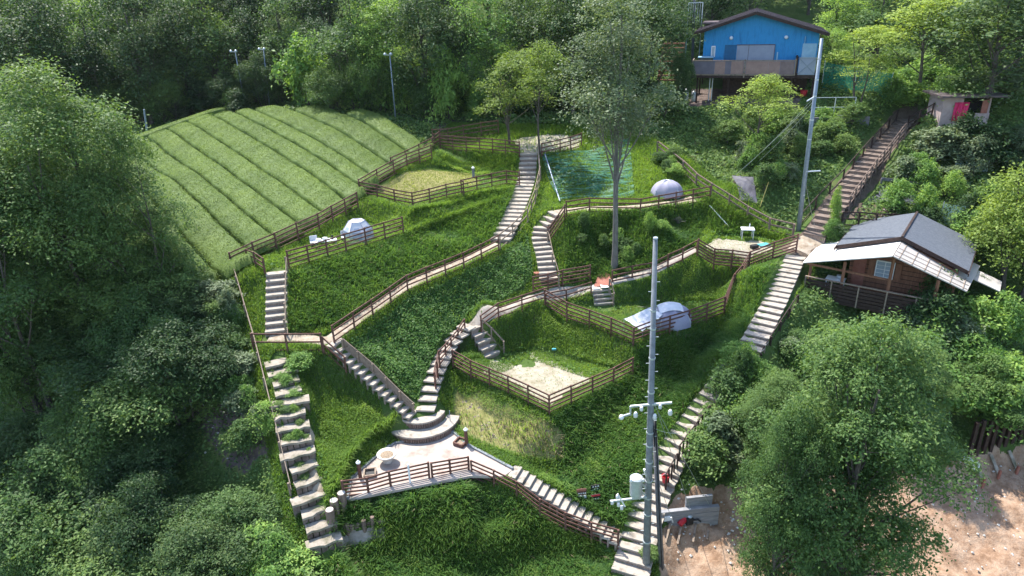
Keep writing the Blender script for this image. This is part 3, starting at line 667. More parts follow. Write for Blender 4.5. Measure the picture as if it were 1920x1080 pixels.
# ---------------------------------------------------------------- tea rows
near_px = [(375,530,5.9),(415,507,6.4),(440,492,6.9),(479,466,7.1),(524,442,7.3),(568,417,7.5),(612,392,7.8),(654,362,8.2),(684,340,8.5),(712,322,8.8),(749,298,9.2),(785,278,9.45),(815,262,9.7)]
near = [P(*q).xy for q in near_px]
teapoly = [p[:] for p in near] + [P(*q).xy[:] for q in [(800,240,10.3),(760,228,10.6),(700,212,10.9),(600,202,11.0),(500,201,10.9),(380,217,10.5),(300,246,9.8),(230,300,8.9),(180,380,8.0),(240,470,6.8),(330,540,5.6)]]
tdir = Vector((-.80, 1.0)).normalized(); tper = Vector((tdir.y, -tdir.x))
s_of = lambda p: p[0] * tper.x + p[1] * tper.y
smin = min(s_of(p) for p in teapoly); smax = max(s_of(p) for p in teapoly)
def teahedge(s0, s1, t0, t1, per, dr, label, clip=True):
    """one clipped hedge: body with a leafy top; s across, t along"""
    n = max(4, int((t1 - t0) / .3)); prof = [(0, .02), (.0, .5), (.02, .72), (.09, .79), (.5, .82), (.91, .79), (.98, .72), (1, .5), (1, .02)]
    wid = s1 - s0; v = []; f = []; leafs = []
    for i in range(n + 1):
        t = t0 + (t1 - t0) * i / n; e = 0
        endk = .35 if i in (0, n) else 1
        for (a, z) in prof:
            s = s0 + wid * a + .03 * math.sin(t * 3 + a * 5) + .04 * math.sin(t * 1.1)
            x = per.x * s + dr.x * t; y = per.y * s + dr.y * t
            v.append((x, y, H(x, y) + z * endk + .02 * math.sin(t * 5 + a * 9)))
    m_ = len(prof)
    for i in range(n):
        for k in range(m_ - 1): a = i * m_ + k; f += [a, a + 1, a + m_ + 1, a + m_]
    v = np.array(v); area = (t1 - t0) * wid; N = int(area * 330)
    a = rng.random(N); t = t0 + (t1 - t0) * rng.random(N); s = s0 + wid * a
    z = np.interp(a, [p[0] for p in prof[2:7]], [p[1] for p in prof[2:7]]) + rng.random(N) * .05
    x = per.x * s + dr.x * t; y = per.y * s + dr.y * t
    c = np.stack([x, y, HN(x, y) + z], 1)
    # the two long sides and the ends
    M_ = int((t1 - t0) * 60); t = t0 + (t1 - t0) * rng.random(M_); s = np.where(rng.random(M_) < .5, s0, s1) + rng.normal(0, .03, M_)
    x = per.x * s + dr.x * t; y = per.y * s + dr.y * t; c2 = np.stack([x, y, HN(x, y) + .2 + .55 * rng.random(M_)], 1)
    M2 = int(wid * 220); t = t0 + rng.normal(0, .05, M2); s = s0 + wid * rng.random(M2); x = per.x * s + dr.x * t; y = per.y * s + dr.y * t
    c3 = np.stack([x, y, HN(x, y) + .1 + .68 * rng.random(M2)], 1)
    c = np.concatenate([c, c2, c3]); nn = len(c); nor = np.stack([rng.normal(0, .55, nn), rng.normal(0, .55, nn), np.ones(nn)], 1)
    me = leaves('tea_hedge', c, nor, .055 + .035 * rng.random(nn), 'tea', .6)
    # append the body
    lv = np.empty(len(me.vertices) * 3, np.float32); me.vertices.foreach_get('co', lv); lv = lv.reshape(-1, 3); k = len(lv)
    allv = np.concatenate([lv, v]); allf = np.concatenate([np.arange(k), np.array(f) + k])
    bpy.data.meshes.remove(me); org = Vector((float(v[:, 0].mean()), float(v[:, 1].mean()), float(v[:, 2].min())))
    me = npmesh('tea_hedge', allv - np.array(org), allf, 4, 'tea', np.concatenate([rng.random(nn), np.full(len(f) // 4, .25)]))
    return tag(link('tea_hedge', me, None, org), label, 'tea hedge', 'clipped rows of the tea field')
cuts = [s_of(near[0]) - 6.2, s_of(near[0]) - 4.1, s_of(near[0]) - 2.05] + [s_of(p) for p in (near[0], near[1], near[3], near[4], near[5], near[6], near[7], near[8], near[9], near[10], near[11])]
cuts += [cuts[-1] + 1.8, cuts[-1] + 3.6, cuts[-1] + 5.4]
names = ['leftmost tea row, hidden behind the tall left trees', 'second tea row from the left, mostly behind the tall trees', 'third tea row from the left, partly behind the tall trees', 'tea row ending at the corner of the left boundary rail',
         'tea row ending beside the short fence at the white tent steps', 'tea row ending at the fence left of the white dome tent', 'tea row whose yellow tip meets the fence behind the small white table',
         'tea row ending at the fence straight behind the white dome tent', 'tea row just right of the white dome tent', 'tea row ending at the left corner of the dry lawn fence', 'tea row meeting the fence at the lower left side of the dry lawn',
         'tea row meeting the fence halfway along the dry lawn', 'tea row meeting the fence at the upper part of the dry lawn', 'narrow tea row by the far corner of the dry lawn', 'second last tea row, next to the forest edge', 'last short tea row under the single floodlight pole']
ti = np.arange(20, 90, .25)
for k in range(len(cuts) - 1):
    s = (cuts[k] + cuts[k + 1]) / 2; x = tper.x * s + tdir.x * ti; y = tper.y * s + tdir.y * ti
    ins_ = inpoly(x, y, teapoly)
    if ins_.sum() < 6: continue
    tt = ti[ins_]; t0_, t1_ = tt.min(), tt.max()
    teahedge(cuts[k] + .09, cuts[k + 1] - .09, t0_ + .1, t1_ + 1.2, tper, tdir, names[min(k, len(names) - 1)])
a = P(262, 262, 9.3).xy; b_ = P(405, 212, 10.4).xy; d2 = (b_ - a); l2 = d2.length; d2.normalize(); p2 = Vector((d2.y, -d2.x)); s2 = a.dot(p2); t2 = a.dot(d2)
teahedge(s2 - 2.6, s2 - .9, t2 - 1, t2 + l2 + 2, p2, d2, 'crosswise tea row along the far left edge of the field')

# ---------------------------------------------------------------- grass and low growth
Z_K = zone((640, 655), (768, 560), (872, 515), (940, 485), (990, 440), (1000, 520), (985, 540), (880, 590), (830, 660), (790, 740), (775, 765))
Z_K2 = zone((1060, 425), (1320, 395), (1290, 450), (1220, 500), (1150, 515), (1060, 525))
Z_short = [zone((700, 358), (810, 312), (895, 322), (960, 345), (880, 362), (775, 388)), zone((500, 505), (600, 460), (690, 415), (755, 432), (543, 505)),
           zone((1040, 570), (1130, 572), (1260, 565), (1350, 560), (1350, 582), (1187, 640)), zone((860, 688), (930, 665), (1000, 650), (1160, 690), (1180, 706), (1030, 770)),
           zone((1310, 478), (1340, 440), (1440, 442), (1488, 468), (1403, 500))]
Z_net = zone((1015, 296), (1095, 268), (1180, 262), (1190, 372), (1060, 380), (1035, 372))
Z_tall = [zone((545, 520), (757, 445), (860, 375), (970, 355), (945, 440), (865, 482), (765, 525), (640, 610), (545, 625)),
          zone((1060, 420), (1320, 385), (1300, 460), (1215, 505), (1055, 525)), zone((600, 950), (885, 912), (1150, 1045), (1150, 1090), (600, 1090)),
          zone((1190, 660), (1370, 600), (1440, 500), (1480, 490), (1390, 640), (1230, 850), (1180, 990), (1060, 940), (1030, 790)), zone((830, 280), (972, 296), (960, 335), (810, 308)),
          zone((1230, 290), (1330, 365), (1480, 440), (1340, 440), (1320, 380))]
Z_tea = [tuple(p) for p in teapoly]
Z_sandB = zone((935, 700), (985, 672), (1110, 712), (1085, 722), (1032, 760))
Z_path = [(l, wd) for l, wd in PATHS] + [(l, wd) for l, wd in STAIRZ]
c0 = np.array((ct.x, ct.y))
def project(x, y, z):
    q = (np.stack([x, y, z - CAM.z], 1) @ np.array(CR)); return 960 + F * q[:, 0] / -q[:, 2], 540 - F * q[:, 1] / -q[:, 2]
def sample(N, x0, x1, y0, y1, bias=1.2, margin=40):
    x = x0 + (x1 - x0) * rng.random(N); y = y0 + (y1 - y0) * rng.random(N); z = HN(x, y)
    d = np.sqrt(x * x + y * y + (z - 20) ** 2); k = rng.random(N) < np.clip((30 / d) ** bias, 0, 1); x, y, z = x[k], y[k], z[k]
    u, v = project(x, y, z); k = (u > -margin) & (u < 1920 + margin) & (v > -margin) & (v < 1080 + margin + 60); return x[k], y[k], z[k]
def clear(x, y, extra=0.0):
    ok = ~inpoly(x, y, Z_tea) & ~inpoly(x, y, Z_terr) & ~inpoly(x, y, Z_earthR) & ((np.hypot(x - c0[0], y - c0[1]) > 1.95) | (y > c0[1] + .15))
    for l, wd in Z_path: ok &= segdist(x, y, l) > wd + extra
    return ok
garden = zone((400, 520), (440, 492), (672, 372), (815, 262), (850, 230), (1090, 235), (1230, 262), (1490, 440), (1540, 480), (1440, 640), (1290, 850), (1240, 1085), (560, 1120), (470, 700))
x, y, z = sample(1500000, -26, 30, 17, 60)
ok = clear(x, y, -.03) & inpoly(x, y, garden) 
x, y, z = x[ok], y[ok], z[ok]
short = np.zeros(len(x), bool); tall = np.zeros(len(x), bool)
for q in Z_short: short |= inpoly(x, y, q)
for q in Z_tall: tall |= inpoly(x, y, q)
inK = inpoly(x, y, Z_K); dryz = inpoly(x, y, Z_dry); sand = inpoly(x, y, Z_sandB) | inpoly(x, y, Z_dirtD); bank = inpoly(x, y, Z_bank); topz = inpoly(x, y, Z_top)
patch = jag(x, y, .5) * .5 + .5 * jag(y + 3, x, .23)
keep = np.ones(len(x), bool)
keep &= ~sand | (rng.random(len(x)) < .05); keep &= ~(dryz) | (rng.random(len(x)) < .55); keep &= ~bank | (rng.random(len(x)) < np.clip(.16 + .45 * patch, .03, .5)); keep &= ~topz | (rng.random(len(x)) < .08)
keep &= ~inK | (rng.random(len(x)) < .12)
x, y, z, short, tall, dryz, patch, bank = (q[keep] for q in (x, y, z, short, tall, dryz, patch, bank))
n_ = len(x); print('grass', n_)
hh = np.where(short, .10, np.where(tall, .42, .24)) * (1 + .35 * patch) * rng.uniform(.6, 1.35, n_)
wd = np.where(tall, .036, .030) * rng.uniform(.7, 1.3, n_); ln = np.where(tall, rng.uniform(.35, 1.0, n_), rng.uniform(.15, .7, n_))
base = np.stack([x, y, z - .02], 1)
# blades of one tuft lean the same way, mostly downhill
gx = (HN(x + .3, y) - HN(x - .3, y)); gy = (HN(x, y + .3) - HN(x, y - .3)); da = np.arctan2(-gy, -gx) + rng.normal(0, 1.0, n_) + 1.2 * jag(x, y, 1.4)
isstraw = (bank & (rng.random(n_) < .45)) | (rng.random(n_) < .012); isdry = dryz & ~isstraw
g = ~tall & ~isdry & ~isstraw; rr = np.clip(.5 + .28 * patch + rng.normal(0, .22, n_), 0, 1)
for nm, k, mt in (('grass', g, 'grass'), ('tall_grass', tall & ~isdry & ~isstraw, 'tallgrass'), ('dry_grass', isdry, 'drygrass'), ('straw', isstraw, 'straw')):
    tag(link(nm, blades(nm, base[k], hh[k], wd[k], ln[k], mt, rr[k], dirs=da[k])), kind='stuff')
# uncut bands of tall grass on the edges of the banks
def band(nm, pix, wd_, h_, dens=420):
    c = resample([G(*q) for q in pix], .5); P_ = np.array([p[:] for p in c]); seg = rng.integers(0, len(c) - 1, int(dens * wd_ * .5 * (len(c) - 1))); t = rng.random(len(seg))[:, None]
    q = P_[seg] * (1 - t) + P_[seg + 1] * t; o = rng.normal(0, wd_ * .38, len(seg)); x = q[:, 0] + o * .4; y = q[:, 1] + o; z = HN(x, y); hh = h_ * np.clip(1 - (o / wd_) ** 2, .3, 1) * rng.uniform(.6, 1.2, len(seg))
    tag(link(nm, blades(nm, np.stack([x, y, z], 1), hh, .024 * rng.uniform(.7, 1.3, len(seg)), rng.uniform(.4, 1.1, len(seg)), 'grass', dirs=-np.pi / 2 + rng.normal(0, .8, len(seg)))), kind='stuff')
band('tall_grass', [(765, 440), (850, 408), (938, 378)], .7, .62)
band('tall_grass', [(765, 405), (870, 378), (960, 358)], .5, .55)
band('tall_grass', [(626, 925), (650, 868), (690, 815), (742, 787)], .6, .65)
band('tall_grass', [(830, 296), (900, 300), (965, 308)], .8, .5)
band('tall_grass', [(700, 1000), (850, 990), (1000, 1000), (1120, 1040)], 1.4, .42, 700)
band('tall_grass', [(1340, 385), (1400, 420), (1470, 445)], .6, .6)
# small broad leaves among the grass, flat to the light
x, y, z = sample(1100000, -26, 30, 17, 60)
tl = np.zeros(len(x), bool)
for q in Z_tall: tl |= inpoly(x, y, q)
pt_ = jag(x, y, .5) * .5 + .5 * jag(y + 3, x, .23)
ok = clear(x, y, -.02) & inpoly(x, y, garden) & ~inpoly(x, y, Z_K) & ~inpoly(x, y, Z_sandB) & ~inpoly(x, y, Z_dirtD) & ~inpoly(x, y, Z_top) & ~inpoly(x, y, Z_net)
ok &= ~(inpoly(x, y, Z_bank) | inpoly(x, y, Z_dry)) | (rng.random(len(x)) < .12)
ok &= ~tl | (rng.random(len(x)) < np.clip(.22 + .4 * pt_, 0, .6))
x, y, z, tl, pt_ = x[ok], y[ok], z[ok], tl[ok], pt_[ok]; n_ = len(x)
sh_ = np.zeros(n_, bool)
for q in Z_short: sh_ |= inpoly(x, y, q)
nor = np.stack([rng.normal(0, .4, n_), rng.normal(0, .4, n_) + .15, np.ones(n_)], 1)
hq = np.where(sh_, .07, np.where(tl, .40, .22)) * (1 + .35 * pt_) * rng.uniform(.5, 1.1, n_)
tag(link('meadow_weeds', leaves('meadow_weeds', np.stack([x, y, z + hq], 1), nor, np.where(sh_, .06, .085) * rng.uniform(.7, 1.4, n_), 'grass', .32, np.clip(.55 + .3 * pt_ + rng.normal(0, .2, n_), 0, 1))), kind='stuff')
# added sun-facing leaves; their lime green paints sunlight onto the brighter banks
Z_sunlit = [zone((1020, 578), (1100, 615), (1185, 655), (1182, 692), (1060, 670), (1000, 650), (940, 640), (915, 600)), zone((1300, 485), (1395, 512), (1352, 560), (1270, 555), (1255, 510)),
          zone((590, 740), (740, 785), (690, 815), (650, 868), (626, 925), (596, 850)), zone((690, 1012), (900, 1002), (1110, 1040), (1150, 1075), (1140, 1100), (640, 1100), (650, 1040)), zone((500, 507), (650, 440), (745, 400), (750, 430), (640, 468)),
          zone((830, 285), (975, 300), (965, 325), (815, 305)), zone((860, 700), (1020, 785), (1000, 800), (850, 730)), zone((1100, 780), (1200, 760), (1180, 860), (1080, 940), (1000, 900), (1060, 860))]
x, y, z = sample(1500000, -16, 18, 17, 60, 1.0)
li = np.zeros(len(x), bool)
for q in Z_sunlit: li |= inpoly(x + .25 * jag(x, y, .9), y + .25 * jag(y, x, .9), q)
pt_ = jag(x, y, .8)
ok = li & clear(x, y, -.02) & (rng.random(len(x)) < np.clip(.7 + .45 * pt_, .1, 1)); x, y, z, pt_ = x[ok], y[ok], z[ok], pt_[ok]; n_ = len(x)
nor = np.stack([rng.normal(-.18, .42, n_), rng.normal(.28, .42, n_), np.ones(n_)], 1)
tag(link('sunlit_leaves', leaves('sunlit_leaves', np.stack([x, y, z + (.26 + .12 * pt_) * rng.uniform(.6, 1.25, n_)], 1), nor, .085 * rng.uniform(.6, 1.4, n_), 'sunlitgrass', .3, np.clip(.5 + .25 * pt_ + rng.normal(0, .22, n_), 0, 1))), kind='stuff')
# clover-like ground cover
x, y, z = sample(900000, -14, 22, 22, 52, 1.0)
patch = jag(x, y, .5) * .5 + .5 * jag(y + 3, x, .23)
k1 = inpoly(x, y, Z_K) | (inpoly(x, y, Z_K2) & (rng.random(len(x)) < .35)) | (inpoly(x, y, garden) & (rng.random(len(x)) < np.clip(.02 + .16 * patch, 0, .2)))
ok = k1 & clear(x, y, -.05) & ~inpoly(x, y, Z_sandB) & ~inpoly(x, y, Z_net) & ~inpoly(x, y, Z_dry) & ~inpoly(x, y, Z_bank) & ~inpoly(x, y, Z_top) & ~inpoly(x, y, Z_dirtD)
x, y, z = x[ok], y[ok], z[ok]; n_ = len(x); print('clover', n_)
nor = np.stack([rng.normal(0, .45, n_), rng.normal(0, .45, n_) - .2, np.ones(n_)], 1)
hq = (.10 + .14 * rng.random(n_)) * (1 + .5 * jag(x, y, 1.3))
tag(link('ground_cover', leaves('ground_cover', np.stack([x, y, z + hq], 1), nor, rng.uniform(.07, .14, n_), 'clover', .8)), kind='stuff')
# undergrowth everywhere outside the garden
x, y, z = sample(900000, -46, 50, 11, 77, .9)
house_zone = zone((1290, 205), (1300, 150), (1520, 150), (1500, 205))
ok = clear(x, y, .1) & ~inpoly(x, y, garden) & ~inpoly(x, y, house_zone) & ~inpoly(x, y, Z_bedL)
ok &= ~(inpoly(x, y, Z_slopeL) & (rng.random(len(x)) < .55))
x, y, z = x[ok], y[ok], z[ok]; n_ = len(x); print('under', n_)
hump = np.clip(.35 + .35 * jag(x, y, .35) + .3 * jag(y, x, .9), .03, 1.1)
nor = np.stack([rng.normal(0, .6, n_), rng.normal(0, .6, n_) - .2, np.ones(n_)], 1)
d = np.sqrt(x * x + y * y + (z - 20) ** 2)
tag(link('undergrowth', leaves('undergrowth', np.stack([x, y, z + hump * rng.uniform(.2, 1, n_) * .8], 1), nor, rng.uniform(.09, .20, n_) * np.clip(d / 35, .8, 2), 'leaf_mid', .55)), kind='stuff')
# ---------------------------------------------------------------- trees and shrubs
def crown_leaves(h, r, bf, nl, clumps, lpc, ls, mat, flat=.55, spread=.62, lr=.42, csize=.17, top=1.0, aspect=.5, name='crown'):
    cz = h * (bf + 1) / 2; hz = h * (1 - bf) / 2; lobes = []
    for k in range(nl):
        for _ in range(50):
            q = rng.normal(size=3); q /= np.linalg.norm(q); q *= rng.random() ** .4
            # pear-shaped: wider below the middle
            wz = q[2]; w_ = spread * (1.0 - .35 * max(0, wz) * top)
            c = np.array([q[0] * r * w_, q[1] * r * w_, cz + wz * (hz - lr * r * .55)])
            if all(np.linalg.norm(c - l[0]) > r * lr * .62 for l in lobes): break
        lobes.append((c, r * lr * rng.uniform(.7, 1.25)))
    lobes[0] = (np.array([0, 0, h - lr * r * .75]), r * lr * .85)
    C = []; Nn = []; S = []; Rr = []
    for (c, lrad) in lobes:
        m_ = int(clumps * (lrad / (r * lr)) ** 2)
        d = rng.normal(size=(m_, 3)); d /= np.linalg.norm(d, axis=1, keepdims=True); d[:, 2] = np.where(d[:, 2] < -.35, -d[:, 2], d[:, 2])
        rad = lrad * rng.uniform(.62, 1.12, (m_, 1)); cc = c + d * rad * np.array([1, 1, .82])
        cs = csize * r * rng.uniform(.5, 1.25, m_); tone = rng.normal(0, .13, m_)
        for j in range(m_):
            q = int(lpc * rng.uniform(.5, 1.4)); g = rng.normal(size=(q, 3)) * cs[j] * np.array([1, 1, flat]) * .62
            g += d[j] * cs[j] * .2; g[:, 2] -= .35 * (g[:, 0] ** 2 + g[:, 1] ** 2) / (cs[j] + .01)
            C.append(cc[j] + g); nn = np.array([0, 0, .9]) + .55 * d[j] + rng.normal(0, .55, (q, 3)); Nn.append(nn)
            S.append(ls * rng.uniform(.65, 1.35, q)); Rr.append(np.clip(.5 + tone[j] + rng.normal(0, .22, q), 0, 1))
    me = leaves(name, np.concatenate(C), np.concatenate(Nn), np.concatenate(S), mat, aspect, np.concatenate(Rr))
    return me, lobes
def wood(h, r, lobes, tr, bark, stems=1, wig=.25, twigs=3, fank=.28):
    mb = MB()
    for s_ in range(stems):
        ang = s_ * 2.4 + rng.random() * 2; off = .0 if stems == 1 else r * .12
        bx, by = off * math.cos(ang), off * math.sin(ang); hh_ = h * (.86 if s_ == 0 else .72)
        fan = 0 if stems == 1 else r * fank; pts = []; rad = []
        for i in range(9):
            t = i / 8; pts.append((bx + fan * t * math.cos(ang) + wig * math.sin(t * 5 + s_) * t, by + fan * t * math.sin(ang) + wig * math.cos(t * 4 + s_) * t, -.3 + t * hh_)); rad.append(tr * (1 - .82 * t) * (1.25 if i == 0 else 1) * (1 if s_ == 0 else .75))
        mb.tube(pts, rad, 8)
        for li, (c, lrad) in enumerate(lobes):
            if stems > 1 and li % stems != s_: continue
            t = float(np.clip((c[2] / hh_) - .22 - .12 * rng.random(), .15, .9)); k = t * 8; i = int(k); a = Vector(pts[i]).lerp(Vector(pts[min(i + 1, 8)]), k - i)
            b_ = Vector(c); md = a.lerp(b_, .5) + Vector((0, 0, -.06 * (b_ - a).length + .1)); r0 = tr * (1 - .8 * t) * .5
            mb.tube([a, md, b_], [r0, r0 * .6, r0 * .3], 6)
            for _ in range(twigs):
                d = Vector(rng.normal(size=3)).normalized() * lrad * .85; d.z = abs(d.z) * .6
                mb.tube([md.lerp(b_, rng.random()), b_ + d], [r0 * .35, r0 * .1], 4, cap=False)
    me = bpy.data.meshes.new('trunk'); me.from_pydata(mb.v, [], mb.f); me.materials.append(M[bark]); me.update(); return me
class Proto:
    def __init__(s, h, r, bf, nl, clumps, lpc, ls, mat, bark='bark', tr=.2, stems=1, fank=.28, **k):
        s.h, s.r = h, r; s.crown, lobes = crown_leaves(h, r, bf, nl, clumps, lpc, ls, mat, **k)
        s.trunk = wood(h, r, lobes, tr, bark, stems, fank=fank)
        s.n = len(s.crown.polygons)
def put(proto, name, loc, sc_, label, cat='tree', group=None, rz=None, crown='crown', trunk='trunk', wide=None):
    t0 = thing(name, loc, label, cat, group)
    t0.rotation_euler = (0, 0, random.uniform(0, 6.28) if rz is None else rz)
    a = link(crown, proto.crown, t0); b_ = link(trunk, proto.trunk, t0)
    w_ = sc_ if wide is None else wide
    t0.scale = (w_, w_, sc_); return t0
def put_px(proto, name, ub, vb, vt, label, rpx=None, cat='tree', group=None, up=0.0, **k):
    """stand a tree at the ground point under a pixel, its top reaching pixel row vt, crown half-width rpx pixels"""
    g = G(ub, vb); tz = PD(ub, vt, g.y).z; h = tz - g.z; dist = (Vector((g.x, g.y, (tz + g.z) / 2)) - CAM).length
    w_ = None if rpx is None else rpx / F * dist / proto.r
    return put(proto, name, g, h / proto.h, label, cat, group, wide=w_, **k)
# --- single trees of the photograph
PA = Proto(14, 4.4, .12, 20, 66, 42, .15, 'leaf_mid', tr=.2, stems=3, lr=.36, csize=.15, spread=.72)
PA2 = Proto(13, 4.2, .1, 18, 62, 42, .15, 'leaf_mid', tr=.2, stems=2, lr=.38, csize=.15, spread=.72)
put_px(PA, 'broadleaf_tree', 205, 640, 110, 'tall airy broadleaf tree left of the tea field, its top reaching the forest edge', rpx=150)
put_px(PA2, 'broadleaf_tree', 20, 640, 150, 'tall broadleaf tree at the left edge of the photo, beside the airy tree', rpx=150)
put_px(PA2, 'broadleaf_tree', 300, 600, 215, 'narrower tree on the right of the tall left group, leaves overhanging the tea', rpx=95)
put_px(PA, 'broadleaf_tree', 95, 760, 290, 'darker tree in front of the tall left group', rpx=130)
PB = Proto(12.5, 4.8, .0, 60, 36, 48, .135, 'leaf_mid', tr=.22, stems=2, lr=.235, csize=.095, spread=.80)
put_px(PB, 'broadleaf_tree', 1552, 1120, 592, 'large dense round tree in the lower right, in front of the bare earth', rpx=188)
put_px(PB, 'broadleaf_tree', 1440, 1160, 740, 'lower leafy tree hugging the left foot of the large round tree', rpx=95)
put_px(PB, 'broadleaf_tree', 1700, 800, 650, 'dense tree behind the right side of the large round tree', rpx=70)
put_px(PB, 'broadleaf_tree', 1450, 900, 700, 'dense tree behind the left side of the large round tree', rpx=90)
PT = Proto(15.5, 3.4, .30, 17, 32, 36, .15, 'leaf_silver', 'bark_pale', tr=.18, stems=1, lr=.40, csize=.17, spread=.62, top=.6)
put_px(PT, 'tall_tree', 1152, 505, -35, 'tall grey-green tree with a long pale bare trunk in the middle of the garden', rpx=120)
PL = Proto(8, 3, .3, 12, 26, 24, .16, 'leaf_yellow', tr=.10, stems=1, lr=.34, csize=.16, flat=.3, spread=.78)
PL2 = Proto(8, 3, .28, 11, 26, 24, .16, 'leaf_yellow', tr=.10, stems=2, lr=.36, csize=.16, flat=.3, spread=.78)
put_px(PL, 'light_tree', 1012, 292, 72, 'slim yellow-green tree right of the pair above the long flight of steps', rpx=72)
put_px(PL2, 'light_tree', 962, 270, 95, 'slim yellow-green tree left of the pair above the dry lawn bank', rpx=82)
put_px(PL, 'light_tree', 1418, 300, 138, 'small yellow-green tree in front of the blue house', rpx=78)
put_px(PL2, 'light_tree', 1612, 190, 50, 'light green tree beside the green net fence, right of the blue house', rpx=62)
put_px(PL, 'light_tree', 1715, 200, -20, 'light green spreading tree above the head of the shaded staircase', rpx=105)
PM = Proto(8, 3.4, .05, 15, 40, 30, .17, 'leaf_yellow', tr=.16, stems=2, lr=.38, csize=.16)
put_px(PM, 'broadleaf_tree', 1895, 560, 285, 'yellowish bushy tree at the right edge, right of the cabin roof', rpx=90)
PF = [Proto(11, 4.4, .08, 12, 34, 26, .25, 'leaf_dark', tr=.2, lr=.42, csize=.17), Proto(11, 4.2, .05, 13, 34, 26, .24, 'leaf_mid', tr=.2, lr=.4, csize=.16),
      Proto(12, 4.4, .12, 14, 32, 26, .24, 'leaf_dark', tr=.2, lr=.38, csize=.16), Proto(11, 4.2, .1, 12, 30, 26, .24, 'leaf_bright', tr=.18, lr=.4, csize=.17)]
put_px(PF[0], 'broadleaf_tree', 1845, 215, -60, 'huge dark spreading tree at the upper right corner behind the pink shed', rpx=120)
# --- forest
kinds = ['dense dark green', 'mid green', 'grey green', 'bright green']
def forest(lst, where, group):
    for (u, v, vt, rp, k) in lst:
        if v < 300 and u < 620: v -= 14 if u > 300 else 6
        put_px(PF[k], 'forest_tree', u, v, vt, kinds[k] + ' leafy tree ' + where, rpx=rp, group=group)
forest([(25, 285, 0, 85, 0), (120, 262, -30, 80, 0), (205, 250, -5, 75, 2), (285, 238, -40, 75, 2), (360, 226, -15, 70, 0), (420, 214, -60, 70, 1), (480, 208, 10, 60, 0), (548, 200, -25, 70, 1), (610, 204, 30, 60, 0),
        (672, 206, -50, 80, 1), (738, 208, 0, 70, 3), (800, 214, -45, 80, 0), (862, 214, 10, 70, 0), (925, 212, -40, 80, 3), (1000, 212, -20, 85, 0), (1075, 215, -60, 85, 0), (1140, 205, -10, 80, 1), (1215, 205, -40, 80, 0)],
       'in the front row of the forest behind the tea field', 'front row of forest trees behind the tea field')
# rows further up the hill, by place
k = 0
for row, (y_, off) in enumerate(((80, 0), (88, 3), (97, 0), (108, 4), (120, 0))):
    x_ = -72 - row * 6 + off
    while x_ < 75 + row * 6:
        xx, yy = x_ + random.uniform(-1.5, 1.5), y_ + random.uniform(-2, 2); x_ += 6.6 + row * .8
        u, v = project(np.array([xx]), np.array([yy]), np.array([H(xx, yy) + 6.0]))
        if not (-120 < u[0] < 2040 and -150 < v[0] < 400): continue
        kk = random.choice([0, 0, 1, 1, 2, 3]) if xx < 28 else random.choice([1, 1, 3, 3, 0])
        put(PF[kk], 'forest_tree', (xx, yy, H(xx, yy) - .3), random.uniform(.95, 1.35), kinds[kk] + ' tree in the forest up the hill', group='forest trees up the hill')
forest([(1555, 120, -10, 60, 3), (1640, 120, -45, 80, 1), (1760, 130, -60, 90, 1), (1560, 150, 55, 34, 3), (1900, 150, -70, 100, 0), (1330, 110, -60, 70, 0), (1265, 150, -10, 60, 0)], 'on the rise around the blue house', 'trees around the blue house')
# --- shrubs
PS = [Proto(2.0, 1.25, .0, 9, 26, 20, .15, 'leaf_mid', tr=.04, lr=.45, csize=.22), Proto(1.8, 1.2, .0, 9, 26, 20, .14, 'leaf_bright', tr=.04, lr=.45, csize=.22), Proto(2.4, 1.2, .0, 10, 26, 20, .15, 'leaf_dark', tr=.05, lr=.42, csize=.22)]
PK = Proto(4.6, 2.7, .0, 22, 34, 24, .13, 'leaf_mid', tr=.07, stems=3, lr=.30, csize=.13, spread=.78)
PK2 = Proto(4.6, 2.7, .0, 22, 34, 24, .13, 'leaf_dark', tr=.07, stems=3, lr=.30, csize=.13, spread=.78)
PG = Proto(2.6, 1.5, .0, 10, 26, 16, .20, 'leaf_silver', tr=.05, lr=.42, csize=.2)
def shrubs(lst, where, group, cat='shrub'):
    for (u, v, hp, rp, k) in lst:
        pr = PS[k] if k < 3 else (PG, PK, PK2)[k - 3]
        g = G(u, v); d = (g - CAM).length; sc_ = hp / F * d / pr.h / .93
        put(pr, 'shrub', g, sc_, where, cat, group, wide=rp / F * d / pr.r, crown='foliage', trunk='stem')
def scatter(poly, n, hp, rp, ks, where, group):
    us = [p[0] for p in poly]; vs_ = [p[1] for p in poly]; out = []
    while len(out) < n:
        u = random.uniform(min(us), max(us)); v = random.uniform(min(vs_), max(vs_))
        if inpoly(np.array([u]), np.array([v]), poly)[0]: out.append((u, v, hp * random.uniform(.65, 1.35), rp * random.uniform(.65, 1.3), random.choice(ks)))
    shrubs(out, where, group)
scatter([(560, 205), (730, 208), (860, 232), (960, 235), (960, 210), (700, 190), (560, 190)], 20, 62, 30, [1, 1, 0, 2], 'leafy bush at the foot of the forest behind the tea field', 'bushes at the foot of the forest')
scatter([(330, 232), (560, 200), (560, 185), (330, 210)], 9, 45, 26, [0, 2, 3], 'bush at the far end of the tea field near the two floodlight poles', 'bushes by the floodlight poles')
scatter([(300, 560), (430, 540), (470, 700), (520, 850), (480, 900), (330, 700)], 30, 42, 28, [1, 0, 0, 3], 'leafy bush on the slope left of the long handrail', 'bushes left of the long handrail')
scatter([(0, 640), (300, 600), (400, 800), (450, 960), (470, 1150), (0, 1150)], 30, 130, 95, [4, 4, 5], 'dark leafy bush in the thicket of the lower left corner', 'thicket in the lower left')
scatter([(0, 560), (300, 560), (420, 700), (400, 800), (0, 760)], 16, 110, 80, [4, 4, 5], 'leafy bush under the tall left trees', 'bushes under the tall left trees')
